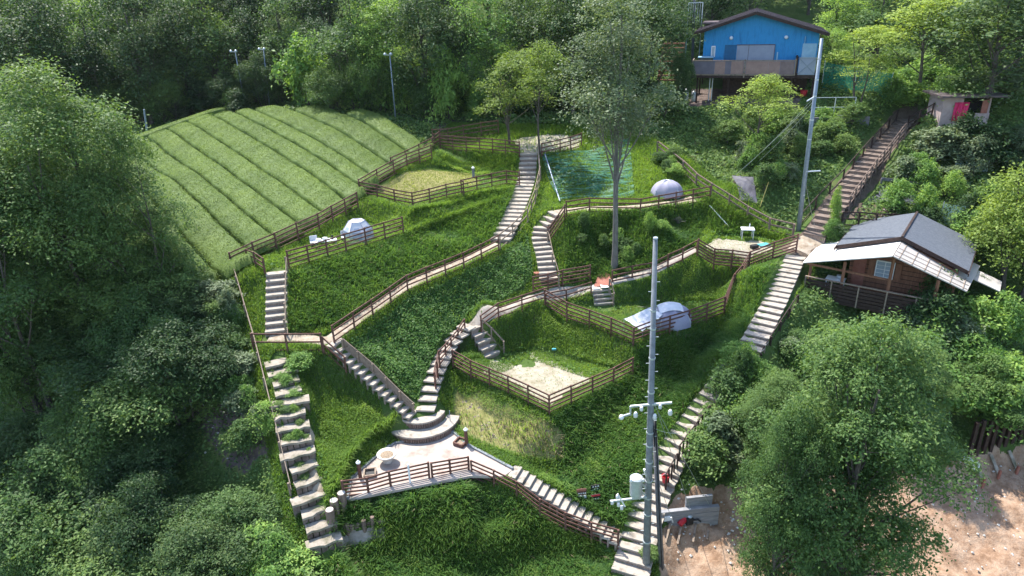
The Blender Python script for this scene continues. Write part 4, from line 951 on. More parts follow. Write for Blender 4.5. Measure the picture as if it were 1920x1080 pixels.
scatter([(480, 1040), (560, 1050), (600, 1080), (590, 1150), (450, 1150)], 7, 60, 48, [1, 1, 0], 'bright bush at the bottom beside the foot of the rough stone steps', 'bright bushes at the bottom')
scatter([(1560, 690), (1700, 660), (1900, 560), (1920, 790), (1820, 800), (1700, 760)], 28, 62, 50, [1, 1, 1, 4], 'lush bright bush on the slope below the cabin', 'bright bushes below the cabin')
scatter([(1500, 625), (1620, 660), (1560, 700), (1440, 690), (1400, 760), (1380, 720)], 16, 28, 30, [0, 1, 3], 'bush beside the long staircase below the cabin', 'bushes beside the long staircase')
scatter([(1335, 700), (1400, 660), (1420, 700), (1400, 800), (1345, 830)], 10, 60, 34, [0, 2, 1], 'bush leaning over the middle of the long staircase', 'bushes over the long staircase')
scatter([(1290, 870), (1400, 800), (1420, 900), (1320, 905)], 9, 70, 40, [1, 3, 0], 'feathery bright bush right of the baluster railing', 'bright bushes by the baluster railing')
scatter([(1690, 620), (1820, 610), (1800, 670), (1690, 670)], 10, 74, 44, [2, 2, 3], 'dark vine covered bush under the cabin roof edge', 'dark bushes under the cabin')
scatter([(1730, 285), (1915, 280), (1915, 350), (1750, 320)], 12, 46, 34, [3, 3, 2], 'glossy dark bush in front of the pink shed', 'glossy bushes by the pink shed')
scatter([(1660, 330), (1820, 330), (1800, 380), (1680, 350)], 11, 34, 26, [1, 3, 1], 'low leafy crop bush in the vegetable bed', 'crop bushes in the vegetable bed')
scatter([(1350, 250), (1480, 240), (1600, 220), (1620, 260), (1500, 380), (1440, 380), (1400, 310), (1340, 290)], 26, 34, 26, [1, 0, 3, 0], 'low bush on the slope below the blue house', 'low bushes below the blue house')
scatter([(1240, 280), (1310, 330), (1340, 345), (1240, 330)], 7, 20, 16, [1, 0], 'small bush between the grey fence and the small grey tent', 'small bushes by the grey fence')
scatter([(1620, 380), (1720, 400), (1850, 400), (1860, 470), (1880, 540)], 12, 40, 30, [1, 0, 2], 'bush behind the cabin roof', 'bushes behind the cabin roof')
scatter([(1640, 160), (1900, 170), (1900, 205), (1660, 200)], 16, 38, 30, [1, 1, 3], 'bright bush on the bank behind the pink shed', 'bright bushes behind the pink shed')
scatter([(1560, 420), (1600, 455), (1550, 470)], 5, 26, 20, [1, 3], 'pale leafed creeper bush by the head of the long staircase', 'creepers by the head of the long staircase')
shrubs([(566, 690, 30, 32, 1)], 'round leafy bush under the three-rail fence', None)
shrubs([(1561, 425, 66, 12, 1)], 'narrow column of climbing leaves beside the shaded staircase', None)
shrubs([(1218, 1045, 20, 20, 0)], 'small weed tuft between the poles and the staircase', None)
scatter([(1060, 430), (1300, 400), (1280, 460), (1150, 500), (1060, 520)], 10, 26, 18, [0, 1], 'weedy bush on the bank behind the tall pale trunk', 'weedy bushes on the bank of the tall trunk')
scatter([(560, 212), (730, 214), (850, 232), (850, 215), (560, 198)], 13, 88, 42, [1, 4, 4], 'tall bright bush under the front row of the forest', 'tall bushes under the front row of the forest')
scatter([(120, 255), (330, 232), (540, 198), (540, 188), (330, 216), (120, 240)], 15, 84, 46, [5, 5, 4], 'tall dark bush behind the far edge of the tea field', 'dark bushes behind the tea field')
scatter([(500, 680), (540, 690), (600, 920), (600, 1000), (560, 900), (505, 740)], 16, 15, 13, [0, 1], 'small weed tuft growing on the rough stone steps', 'weed tufts on the rough stone steps')
scatter([(880, 215), (1100, 215), (1280, 225), (1280, 205), (880, 200)], 12, 72, 40, [5, 4, 2], 'dark bush at the forest edge behind the tall tree', 'dark bushes behind the tall tree')
# ---------------------------------------------------------------- buildings
class Frame:
    def __init__(s, o, yaw): s.o = Vector(o); c, q = math.cos(R(yaw)), math.sin(R(yaw)); s.ex = Vector((c, -q, 0)); s.ey = Vector((q, c, 0))
    def __call__(s, a, b, z): return s.o + s.ex * a + s.ey * b + Vector((0, 0, z))
    def box(s, mb, a0, a1, b0, b1, z0, z1):
        return mb.hexa([s(a0, b0, z0), s(a1, b0, z0), s(a1, b1, z0), s(a0, b1, z0), s(a0, b0, z1), s(a1, b0, z1), s(a1, b1, z1), s(a0, b1, z1)])
def fb(fr, name, mat, par, *boxes, bevel=0):
    mb = MB()
    for q in boxes: fr.box(mb, *q)
    return mb.build(name, mat, par, bevel=bevel)
# blue house; z measured from the deck floor
o_ = PD(1419, 129, 57); B_ = Frame(o_, 19); gz = H(o_.x, o_.y)
bh = thing('blue_house', (o_.x, o_.y, gz), 'blue weatherboard house with brown gabled roof, standing on posts above the slope', 'house')
WL, WR, EV, RG, RA, DP = -5.0, 5.05, 3.55, 4.95, -.55, 9.0
mb = MB(); pr_ = [(WL, -.1), (WR, -.1), (WR, EV - .15), (RA, RG), (WL, EV)]
mb.slab([B_(a, 0, z) for a, z in pr_], B_.ey * DP); wl = mb.build('wall', 'blue_wall', bh)
mb = MB(); x_ = WL + .15
while x_ < WR - .05:
    top_ = RG - (RG - EV) * abs(x_ - RA) / (abs(WL - RA) if x_ < RA else abs(WR - RA)) * (1 if x_ < RA else 1.1)
    B_.box(mb, x_ - .02, x_ + .02, -.035, .02, -.05, top_ - .1); x_ += .32
mb.build('batten', 'blue_wall', wl)
mb = MB()
for (e, ez) in ((WL - .95, EV - .22), (WR + .75, EV - .42)):
    mb.slab([B_(RA, -.75, RG + .16), B_(e, -.75, ez + .13), B_(e, -.75, ez), B_(RA, -.75, RG + .02)], B_.ey * (DP + 1.5))
rf = mb.build('roof', 'tin_brown', bh); mb = MB()
for (e, ez) in ((WL - .95, EV - .22), (WR + .75, EV - .42)):
    for k in range(26):
        q = -.6 + k * .38; mb.beam(B_(RA, q, RG + .175), B_(e, q, ez + .145), .04, .035)
mb.build('roof_ridge', 'tin_brown', rf)
mb = MB()
for (e, ez) in ((WL - .97, EV - .24), (WR + .77, EV - .44)): mb.beam(B_(RA, -.78, RG + .06), B_(e, -.78, ez + .02), .06, .26)
mb.build('barge_board', 'wood_dark', rf)
fb(B_, 'rear_roof', 'tin_brown', bh, (WL - .6, WL + 2.2, 5.5, 8.8, EV + .35, EV + .5))
fb(B_, 'door', 'blue_door', bh, (-3.05, -2.0, -.05, .0, .05, 2.35))
sh = fb(B_, 'shutter', 'shutter', bh, (-1.95, 1.35, -.09, -.005, .05, 2.3))
fb(B_, 'shutter_frame', 'tin_brown', sh, (-2.0, 1.4, -.11, -.02, 2.3, 2.37), (-.92, -.88, -.1, -.03, .05, 2.3), (1.35, 1.4, -.11, -.02, .05, 2.3))
fb(B_, 'side_door', 'pale_blue', bh, (3.75, 4.95, -.06, -.004, .1, 2.4))
fb(B_, 'downpipe', 'pale_blue', bh, (1.6, 1.72, -.1, 0, 0, 1.7), (3.85, 3.9, -.12, -.04, 2.4, 3.0))
wn = fb(B_, 'window', 'glass', bh, (-4.2, -3.95, -.06, 0, 1.35, 2.2)); fb(B_, 'window_frame', 'white', wn, (-4.26, -4.2, -.09, 0, 1.3, 2.25), (-3.95, -3.89, -.09, 0, 1.3, 2.25), (-4.26, -3.89, -.09, 0, 2.2, 2.27))
for a in (-2.55, 2.25):
    q = B_(a, -.16, 2.95); MB().lathe(q - Vector((0, 0, .17)), [(.02, 0), (.12, .04), (.17, .13), (.17, .2), (.12, .29), (.02, .33)], 12).build('lamp', 'lamp_glass', bh, smooth=True)
fb(B_, 'tank', 'green_box', bh, (-5.3, -4.0, -1.3, -.5, 0, 1.35)); fb(B_, 'tank_lid', 'pale_blue', bh, (-5.35, -3.95, -1.35, -.45, 1.352, 1.42))
fb(B_, 'deck_floor', 'wood_dark', bh, (-5.75, 5.1, -1.9, .0, -.28, -.1), (-5.75, 5.1, -1.95, -1.9, -.34, -.05))
rl = fb(B_, 'railing', 'wood_grey', bh, (-5.78, 3.25, -2.0, -1.9, 1.12, 1.2), (-5.78, 3.25, -2.0, -1.92, -.1, 0), (-5.8, -5.7, -1.98, -1.9, 0, 1.12), (-5.8, -5.72, -1.9, 0, 1.12, 1.2), (3.18, 3.28, -2.02, -1.88, -.1, 1.3), (-1.15, -1.03, -2.03, -1.9, -.3, 1.25))
for k, (a0, a1, mt) in enumerate(((-5.68, -3.75, 'deck_panel_c'), (-3.74, -2.8, 'deck_panel_b'), (-2.79, -2.3, 'deck_panel_c'), (-2.29, -1.18, 'deck_panel_b'), (-1.0, .95, 'deck_panel_b'), (.96, 1.95, 'deck_panel_b'), (1.96, 3.15, 'deck_panel_a'))):
    fb(B_, 'rail_panel', mt, bh, (a0, a1, -1.96, -1.92, .02, 1.1))
fb(B_, 'porch_wall', 'wood_dark', bh, (3.3, 3.42, -1.95, -.1, -.6, 1.45), (4.95, 5.05, -1.95, -1.85, -2.4, 3.3))
gt = fb(B_, 'gate', 'pale_net' and 'shutter', bh, (3.5, 4.9, -1.95, -1.91, .02, 1.35)); mb = MB()
for p, q in (((3.52, .05), (4.88, 1.32)), ((3.52, 1.32), (4.88, .05)), ((3.5, 1.38), (4.9, 1.38)), ((3.5, .0), (4.9, .0))): mb.beam(B_(p[0], -1.97, p[1]), B_(q[0], -1.97, q[1]), .05, .07)
mb.build('gate_brace', 'steel_blue', gt)
for a in (-5.2, -2.4, .3, 3.1, 4.9):
    for b_ in (-1.7, 2.0, 6.0):
        q = B_(a, b_, 0); MB().tube([(q.x, q.y, H(q.x, q.y) - .3), (q.x, q.y, o_.z - .28)], .08, 8).build('stilt', 'wood_dark', bh)
mb = MB()
for a in (-4.1, -3.85): q = B_(a, -1.2, 0); mb.tube([(q.x, q.y, H(q.x, q.y)), (q.x, q.y, o_.z - .4)], .05, 8)
mb.build('drain_pipe', 'steel', bh)
fb(B_, 'under_wall', 'wood_dark', bh, (-3.0, 4.6, 1.2, 1.3, -2.6, -.3))
q = B_(3.7, -.6, 0); MB().lathe((q.x, q.y, H(q.x, q.y)), [(.22, 0), (.28, .45), (.27, .46)], 14).build('red_drum', 'red', tag(thing('drum', (q.x, q.y, H(q.x, q.y)), 'red drum standing under the deck of the blue house', 'drum'))).name = 'barrel'
for a, hh_ in ((-5.3, .9), (-4.7, .7)):
    q = B_(a, -.9, 0); z = H(q.x, q.y); t0 = thing('gas_cylinder', (q.x, q.y, z), 'grey gas cylinder under the blue house deck, ' + ('outermost one' if a < -5 else 'next to drain pipes'), 'gas cylinder'); MB().lathe((q.x, q.y, z), [(.16, 0), (.18, .05), (.18, hh_), (.1, hh_ + .12), (.05, hh_ + .13)], 12).build('body', 'steel', t0, smooth=True); MB().lathe((q.x, q.y, z + hh_ + .13), [(.05, 0), (.05, .1)], 8).build('valve', 'steel', t0)
bh.scale = (.855, .855, .885)
# stack of timber steps left of the house
q0 = B_(-6.9, .6, 0); t0 = thing('timber_steps', (q0.x, q0.y, H(q0.x, q0.y)), 'dark brown timber steps climbing at the left side of the blue house', 'steps')
for k in range(9): fb(B_, 'tread', 'brown_wall', t0, (-7.9, -6.0, .2 + k * .32, .46 + k * .32, -1.0 + k * .34, -.9 + k * .34), (-7.9, -7.8, .2 + k * .32, .46 + k * .32, -3.2, -1.0 + k * .34), (-6.1, -6.0, .2 + k * .32, .46 + k * .32, -3.2, -1.0 + k * .34))
q0 = B_(-5.9, 6.5, 0); t0 = thing('chimney_ladder', (q0.x, q0.y, H(q0.x, q0.y)), 'white ladder-like metal frame standing behind the left eave of the blue house', 'frame'); mb = MB()
for a in (-6.2, -5.0): mb.beam(B_(a, 6.5, -2), B_(a, 6.5, 4.9), .06, .06)
for k in range(7): mb.beam(B_(-6.2 + k * .2, 6.5, 3.2), B_(-6.2 + k * .2, 6.5, 4.9), .025, .025)
mb.beam(B_(-6.2, 6.5, 4.9), B_(-5.0, 6.5, 4.9), .06, .06); mb.build('frame', 'steel', t0)

# brown cabin; z absolute minus origin
a_ = P(1690, 448, 7.0); C_ = Frame((a_.x, a_.y, 0), 37)
cb = thing('cabin', (a_.x, a_.y, H(a_.x, a_.y)), 'brown wooden cabin with dark shingle roof over a pale lower roof and a front balcony', 'cabin')
FZ = 3.55
mb = MB(); mb.slab([C_(a, .35, z) for a, z in ((-2.35, FZ), (2.9, FZ - .2), (2.9, 5.55), (0, 6.72), (-2.35, 5.75))], C_.ey * 4.7); wl = mb.build('wall', 'brown_wall', cb); mb = MB()
for k in range(8): C_.box(mb, -2.37, 2.9, .33, .36, FZ + .25 + k * .26, FZ + .275 + k * .26)
mb.build('board_joint', 'wood_dark', wl)
mb = MB()
for (e, ez) in ((-3.2, 5.93), (3.35, 5.72)): mb.slab([C_(0, .3, 7.02), C_(e, .3, ez), C_(e, .3, ez - .16), C_(0, .3, 6.86)], C_.ey * 5.2)
rf = mb.build('roof', 'shingle', cb); mb = MB()
for (e, ez) in ((-3.22, 5.91), (3.37, 5.70)): mb.beam(C_(0, .27, 6.95), C_(e, .27, ez - .08), .05, .2); mb.beam(C_(e, -.08, ez - .08), C_(e, 5.5, ez - .08), .05, .16)
mb.beam(C_(0, .25, 7.06), C_(0, 5.5, 7.06), .12, .05); mb.build('barge_board', 'wood_dark', rf)
mb = MB(); mb.slab([C_(-.02, -2.25, 6.75), C_(-.02, 1.0, 6.75), C_(-2.9, 4.6, 5.72), C_(-4.5, 4.6, 5.2), C_(-4.5, -1.45, 5.2)], Vector((0, 0, -.06)))
lr_ = mb.build('lower_roof', 'poly_sunlit', cb)
mb = MB(); mb.slab([C_(.02, -2.25, 6.75), C_(3.5, -1.15, 5.15), C_(3.75, 3.3, 5.1), C_(2.4, 3.3, 5.6), C_(.02, 1.0, 6.74)], Vector((0, 0, -.06)))
lr2 = mb.build('lower_roof', 'poly', cb)
mb = MB(); mb.slab([C_(3.3, 1.3, 5.1), C_(4.9, 1.3, 4.55), C_(4.9, 2.9, 4.55), C_(3.3, 2.9, 5.1)], Vector((0, 0, -.05))); mb.build('roof_extension', 'poly', cb)
mb = MB()
for k in range(6): a = .3 + k * .6; mb.beam(C_(a, -2.25 + a * .314, 6.77 - a * .457), C_(a, .5, 6.77 - a * .457), .03, .03)
for k in (.15, .75, 1.35): mb.beam(C_(.05, -2.2 + k, 6.77), C_(3.5, -1.1 + k, 5.18), .03, .02)
mb.build('roof_batten', 'wood_grey', lr2)
mb = MB()
for a, z in ((-4.1, 5.15), (-2.3, 5.8), (0, 6.5), (2.2, 5.7)): mb.beam(C_(a, -1.15 if a < -3 else -1.5, 2.0 if a < 0 else 1.5), C_(a, -1.15 if a < -3 else -1.5, z - .1), .12, .12)
mb.beam(C_(-4.3, -1.22, 5.1), C_(.0, -1.22, 5.0), .08, .12); mb.beam(C_(-4.1, -1.2, 3.9), C_(-4.1, 2.2, 3.9), .08, .1)
mb.beam(C_(-4.1, .6, 2.2), C_(-4.1, .6, 5.1), .12, .12); mb.beam(C_(-4.1, 2.2, 2.4), C_(-4.1, 2.2, 5.1), .12, .12); mb.beam(C_(-4.1, -1.2, 2.4), C_(-3.2, -1.2, 3.3), .08, .08)
mb.build('post', 'brown_wall', cb)
fb(C_, 'deck_floor', 'wood_dark', cb, (-4.2, 2.6, -1.65, .34, FZ - .2, FZ - .03), (-4.2, -2.36, .34, 3.5, FZ - .2, FZ - .03))
bl = fb(C_, 'balustrade', 'wood_dark', cb, *[(-4.2, 2.2, -1.7, -1.652, FZ - .35 + k * .2, FZ - .19 + k * .2) for k in range(6)]); fb(C_, 'top_rail', 'wood_grey', bl, (-4.2, 2.2, -1.74, -1.62, FZ + .93, FZ + .98), *[(a, a + .07, -1.76, -1.701, FZ - .35, FZ + .93) for a in (-4.2, -2.8, -1.4, 0, 1.4)])
w1 = fb(C_, 'window', 'glass', cb, (-.95, -.1, .27, .3, 4.55, 5.45)); fb(C_, 'window_frame', 'white', w1, (-1.0, -.05, .22, .29, 5.45, 5.51), (-1.0, -.05, .22, .29, 4.5, 4.55), (-1.0, -.95, .22, .29, 4.55, 5.45), (-.1, -.05, .22, .29, 4.55, 5.45), (-.54, -.51, .22, .26, 4.55, 5.45), (-.95, -.1, .225, .262, 4.98, 5.01), (-.95, -.1, .225, .262, 5.22, 5.24), (-.95, -.1, .225, .262, 4.76, 4.78))
for a in (-1.35, .0): fb(C_, 'window_shutter', 'red' if 0 else 'brown_wall', cb, (a, a + .32, .24, .3, 4.5, 5.5))
fb(C_, 'door', 'terracotta', cb, (-2.15, -1.5, .28, .33, FZ, FZ + 1.85))
t0 = thing('garden_table', C_(-2.8, -.5, FZ), 'small white table with a grey pot on the cabin balcony', 'table'); fb(C_, 'table_top', 'white', t0, (-3.3, -2.3, -.9, -.2, FZ + .66, FZ + .7)); fb(C_, 'leg', 'white', t0, *[(a, a + .05, b_, b_ + .05, FZ, FZ + .66) for a in (-3.25, -2.4) for b_ in (-.85, -.3)])
q = C_(-2.6, -.5, FZ + .7); tag(MB().lathe(q, [(.1, 0), (.17, .05), (.19, .22), (.17, .23)], 14).build('cooking_pot', 'steel', smooth=True), 'grey round pot standing on the white table of the cabin balcony', 'pot')

# pink shed with red cloth
g = G(1796, 240); S_ = Frame((g.x, g.y, g.z), 8)
sd = thing('garden_shed', g, 'small pale pink shed with a dark flat roof at the head of the shaded staircase', 'shed')
fb(S_, 'wall', 'pink_wall', sd, (-1.3, .0, 0, .12, -.4, 2.1), (-1.3, -1.18, .12, 2.2, -.4, 2.1), (1.7, 1.82, .12, 2.2, -.4, 2.0), (-1.18, 1.7, 2.1, 2.2, -.4, 2.1), (.9, 1.82, 0, .12, -.4, 1.0))
fb(S_, 'roof', 'tin_brown', sd, (-1.7, 2.6, -.6, 2.6, 2.12, 2.24)); fb(S_, 'inside', 'black', sd, (.0, 1.7, 1.0, 1.1, 0, 2.05)); fb(S_, 'door', 'terracotta', sd, (1.2, 1.6, -.06, .0, 1.0, 1.9))  # black panel stands in for the shade within the open side
mb = MB(); n_ = 8; top_ = [S_(-.55 + .95 * k / n_, -.06 - .05 * math.sin(k * 2.1), 1.75) for k in range(n_ + 1)]; lo_ = [S_(-.6 + .95 * k / n_, -.1 - .1 * math.sin(k * 2.1 + .4), .45 + .1 * math.sin(k * 1.3)) for k in range(n_ + 1)]
for k in range(n_): mb.slab([top_[k], top_[k + 1], lo_[k + 1], lo_[k]], S_.ey * .02)
tag(mb.build('red_cloth', 'pinkred', smooth=True), 'crimson cloth hanging on the wall of the pink shed', 'cloth')

# ---------------------------------------------------------------- poles and wires
def pole_pts(u0, v0, u1, v1, y): return PD(u0, v0, y), PD(u1, v1, y)
pb, pt = pole_pts(1211, 1080, 1229, 447, 21.9)
up_ = thing('utility_pole', (pb.x, pb.y, H(pb.x, pb.y)), 'tall grey concrete utility pole with cross-arms and transformer in front of the long staircase', 'utility pole')
MB().tube([pb + (pb - pt).normalized() * 1.6, pb.lerp(pt, .5), pt], [.175, .125, .078], 18).build('shaft', 'concrete', up_, smooth=True)
MB().tube([pt, pt + Vector((0, 0, .04))], [.085, .075], 18).build('cap', 'steel', up_)
at_ = lambda v: pb.lerp(pt, (1080 - v) / (1080 - 447.0))
mb = MB()
for k in range(34):
    q = pb.lerp(pt, .12 + k * .0235); s = Vector((1 if k % 2 else -1, -.25, 0)).normalized() * (.16 - .09 * k / 34); mb.beam(q + s, q + s * 1.0 + Vector((.13 if k % 2 else -.13, 0, 0)), .018, .018)
mb.build('step_bolt', 'steel', up_)
mb = MB()
for v in (560, 590, 640, 700, 775, 800, 832, 870, 905, 940, 1000): q = at_(v); r_ = .078 + (.175 - .078) * (v - 447) / 633; mb.tube([q, q + Vector((0, 0, .06))], r_ + .015, 18)
mb.build('band', 'steel', up_)
def insul(p, par, s=1.0, down=True):
    return MB().lathe(Vector(p) - Vector((0, 0, .22 * s if down else 0)), [(.03 * s, 0), (.075 * s, .02), (.05 * s, .06), (.085 * s, .09), (.05 * s, .13), (.075 * s, .17), (.03 * s, .22 * s)], 12).build('insulator', 'porcelain', par, smooth=True)
c1 = at_(757); a1, b1 = PD(1182, 762, 21.9), PD(1260, 755, 21.75)
ca = MB().beam(a1, b1, .075, .075).build('cross_arm', 'steel', up_, bevel=.005); MB().beam(a1, PD(1182, 778, 21.9), .06, .06).beam(PD(1182, 776, 21.9), PD(1163, 782, 21.6), .07, .07).build('arm_bracket', 'steel', up_)
for u, v in ((1192, 772), (1203, 762), (1238, 758), (1257, 768), (1228, 776)): insul(PD(u, v, 21.75), ca, .9 if v < 765 else 1.1)
MB().lathe(PD(1165, 786, 21.6), [(.06, 0), (.1, .05), (.08, .16), (.03, .2)], 12).build('insulator', 'porcelain', ca, smooth=True)
MB().beam(at_(870) + Vector((0, -.1, 0)), PD(1208, 880, 21.4), .07, .07).beam(at_(800), PD(1211, 883, 21.6), .0, .0).build('arm_bracket', 'steel', up_)
a1, b1 = PD(1144, 940, 21.6), PD(1213, 932, 21.8); ca = MB().beam(a1, b1, .075, .075).build('cross_arm', 'steel', up_, bevel=.005)
for u, v in ((1148, 938), (1158, 928), (1166, 948), (1160, 942)): insul(PD(u, v, 21.6), ca, .9)
MB().beam(PD(1158, 926, 21.6), PD(1172, 950, 21.6), .05, .05).build('arm_bracket', 'porcelain', up_)
tc = PD(1192, 928, 21.7)
tr_ = MB().lathe(tc, [(.2, 0), (.245, .03), (.25, .1), (.25, .78), (.265, .8), (.265, .86), (.2, .91), (.02, .93)], 24).build('transformer', 'steel', up_, smooth=False)
for dx in (-.3, .3): MB().lathe(tc + Vector((dx * .8, -.12, .74)), [(.03, 0), (.06, .03), (.04, .08), (.05, .13), (.02, .17)], 10).build('bushing', 'porcelain', tr_, smooth=True)
MB().beam(tc + Vector((.1, 0, .3)), at_(905), .08, .08).beam(tc + Vector((.1, 0, .7)), at_(890), .08, .08).build('bracket', 'steel', tr_)
p2b, p2t = PD(1241, 1080, 22.1), PD(1226, 782, 22.1)
t0 = thing('support_pole', (p2b.x, p2b.y, H(p2b.x, p2b.y)), 'shorter dark support pole leaning against the tall concrete utility pole', 'pole'); MB().tube([p2b + (p2b - p2t).normalized() * 1.2, p2t], [.13, .09], 16).build('shaft', 'concrete_dark', t0, smooth=True)
MB().tube([at_(760) + Vector((.12, -.05, 0)), at_(800) + Vector((.17, -.08, 0)), p2t + Vector((.05, -.12, 0)), p2t.lerp(p2b, .5) + Vector((0, -.16, 0)), p2b + Vector((0, -.17, 0))], .022, 6).build('cable', 'black', t0)
def wire(a, b_, r_=.012, sag=0.0, mat='wire', label=None, cat='wire'):
    a, b_ = Vector(a), Vector(b_); pts = [a.lerp(b_, i / 10) - Vector((0, 0, 4 * sag * (i / 10) * (1 - i / 10))) for i in range(11)]
    return tag(MB().tube(pts, r_, 5).build('guy_wire', mat), label, cat)
for k, (v, u2, v2, nm) in enumerate(((712, 1340, 965, 'rightmost'), (700, 1300, 972, 'middle'), (820, 1262, 980, 'leftmost'))):
    a = at_(v); g = G(u2, v2); t0 = thing('guy_wire', g, nm + ' guy wire with white sleeve from the utility pole to the wall', 'wire')
    MB().tube([g, a], .012, 5).build('cable', 'wire', t0); MB().tube([g.lerp(a, .01), g.lerp(a, .09)], .035, 8).build('sleeve', 'white', t0)
wire(at_(765) + Vector((.1, 0, 0)), PD(1275, 812, 22.3), .012, .1, label='loose wire hanging right of the upper cross-arm')
# rear pole
g = G(1497, 432); tp_ = PD(1541, 72, g.y)
t0 = thing('utility_pole', g, 'plain pale utility pole between the cabin and the blue house', 'utility pole')
MB().tube([g - Vector((0, 0, .4)), g.lerp(tp_, .5), tp_], [.15, .12, .088], 16).build('shaft', 'steel_blue', t0, smooth=True)
q = g.lerp(tp_, .72); MB().tube([q, q + Vector((-.55, -.3, -.2))], .045, 8).build('arm', 'steel', t0); q = g.lerp(tp_, .33); MB().tube([q, q + Vector((.85, -.1, .05))], .04, 8).build('arm', 'steel', t0)
mb = MB()
for f in (.2, .33, .5, .6, .72, .8, .9): q = g.lerp(tp_, f); mb.tube([q, q + Vector((0, 0, .07))], .148 - .055 * f, 16)
mb.build('band', 'steel', t0)
for k, (f, u2, v2) in enumerate(((.72, 1392, 318), (.7, 1376, 330), (.68, 1412, 312))):
    wire(g.lerp(tp_, f), G(u2, v2), .012, .15, label='thin stay wire from the rear pole down to the slope, ' + ['middle one', 'longest one', 'shortest one'][k])
wire(g.lerp(tp_, .3), G(1530, 430), .012, .2, 'rope', 'sagging rope from the rear pole to the staircase rail', 'rope')
# floodlight poles
for (ub, vb, ut, vt, nm) in ((461, 207, 441, 97, 'leftmost of the pair of floodlight poles'), (506, 204, 494, 93, 'right one of the pair of floodlight poles'), (742, 226, 731, 103, 'single floodlight pole')):
    g = G(ub, vb); tp_ = PD(ut, vt, g.y); t0 = thing('floodlight_pole', g, nm + ' at the far edge of the tea field', 'lamp post')
    MB().tube([g, tp_], [.065, .045], 10).build('shaft', 'steel_blue', t0, smooth=True); MB().beam(tp_ + Vector((-.4, 0, 0)), tp_ + Vector((.2, 0, 0)), .05, .05).build('bracket', 'steel', t0)
    for dx in (-.38, .1): MB().lathe(tp_ + Vector((dx, -.1, -.05)), [(.04, 0), (.12, .05), (.14, .14), (.08, .22), (.02, .25)], 12).build('lamp', 'steel', t0, smooth=True)
    if ub < 470: pa = g.lerp(tp_, .72)
    elif ub < 600: wire(pa, g.lerp(tp_, .78), .012, .12, 'steel_blue', 'wire strung between the pair of floodlight poles')
g = G(278, 262); tp_ = PD(270, 205, g.y); t0 = thing('floodlight_pole', g, 'bare grey pole at the far left corner of the tea field', 'pole'); MB().tube([g, tp_], [.11, .08], 10).build('shaft', 'steel_blue', t0)
g = G(1297, 150); t0 = thing('utility_pole', g, 'thin dark pole behind the left corner of the blue house', 'utility pole'); MB().tube([g, PD(1303, -30, g.y)], [.12, .1], 10).build('shaft', 'concrete_dark', t0)

# ---------------------------------------------------------------- tents
def tent(u, v, w_, d_, h_, rot, label, body, ribs=8, top=None):
    g = G(u, v); t0 = thing('tent', g, label, 'tent'); t0.rotation_euler = (0, 0, R(rot)); t0.location = (0, 0, 0)
    mb = MB(); n = 32; m_ = 9
    prof = [(math.cos(R(90 * i / m_)) ** .8, math.sin(R(90 * i / m_))) for i in range(m_)]
    for (rr_, z) in prof:
        for k in range(n):
            t = 2 * math.pi * k / n; fac = 1 - .07 * abs(math.sin(t * ribs / 2)) ; mb.v.append((w_ * rr_ * math.cos(t) * fac, d_ * rr_ * math.sin(t) * fac, h_ * z * (1 - .05 * abs(math.sin(t * ribs / 2)))))
    mb.v.append((0, 0, h_))
    for i in range(m_ - 1):
        for k in range(n): a = i * n + k; b2 = i * n + (k + 1) % n; mb.f.append((a, b2, b2 + n, a + n))
    for k in range(n): mb.f.append(((m_ - 1) * n + k, (m_ - 1) * n + (k + 1) % n, m_ * n))
    mb.build('canopy', body, t0, smooth=True); rb = MB()
    for j in range(2):
        a0 = R(45 + 90 * j); rb.tube([(w_ * 1.01 * math.cos(R(q)) ** 1 * math.cos(a0), d_ * 1.01 * math.cos(R(q)) * math.sin(a0), h_ * 1.02 * abs(math.sin(R(q)))) for q in range(0, 181, 12)], .018, 6)
    rb.build('tent_pole', 'steel', t0); t0.location = g; return t0, g
t0, g = tent(1257, 606, 1.25, 1.0, 1.15, 8, 'grey-lilac dome tent with a stretched white awning, inside the V-shaped middle fence', 'grey_fabric')
# fly sheet over the top and the awning
mb = MB(); n = 10
for i in range(n + 1):
    for k in range(n + 1):
        a = (i / n - .5) * 1.3 - .1; b_ = (k / n - .5) * 1.1; z = 1.18 * math.sqrt(max(.05, 1 - (a / 1.36) ** 2 - (b_ / 1.12) ** 2)) + .03; mb.v.append((g.x + a, g.y + b_, g.z + z))
for i in range(n):
    for k in range(n): a = i * (n + 1) + k; mb.f.append((a, a + n + 1, a + n + 2, a + 1))
o = mb.build('fly_sheet', 'white_fabric', t0, smooth=True); o.rotation_euler = (0, 0, -R(8))
def cloth(name, quad, th, mat, par, sag=.12, n=10, wr=.02):
    a, b_, c, d = [Vector(q) for q in quad]; mb = MB()
    for i in range(n + 1):
        for k in range(n + 1):
            s, t = i / n, k / n; p = a.lerp(b_, s).lerp(d.lerp(c, s), t); p.z -= sag * 16 * s * (1 - s) * t * (1 - t) * .5 + wr * math.sin(s * 17 + t * 5); mb.v.append(tuple(p))
    m_ = len(mb.v); mb.v += [(x, y, z - th) for x, y, z in mb.v]
    for i in range(n):
        for k in range(n): q = i * (n + 1) + k; mb.f += [(q, q + n + 1, q + n + 2, q + 1), (m_ + q, m_ + q + 1, m_ + q + n + 2, m_ + q + n + 1)]
    return mb.build(name, mat, par, smooth=True)
aw = [P(1165, 592, 3.55), P(1196, 617, 3.15), P(1240, 588, 3.6), P(1218, 574, 3.85)]
cloth('awning', aw, .01, 'white_fabric', t0, .15)
for q in aw[:2]: MB().tube([(q.x, q.y, H(q.x, q.y)), q], .018, 6).build('awning_pole', 'steel', t0)
mb = MB()
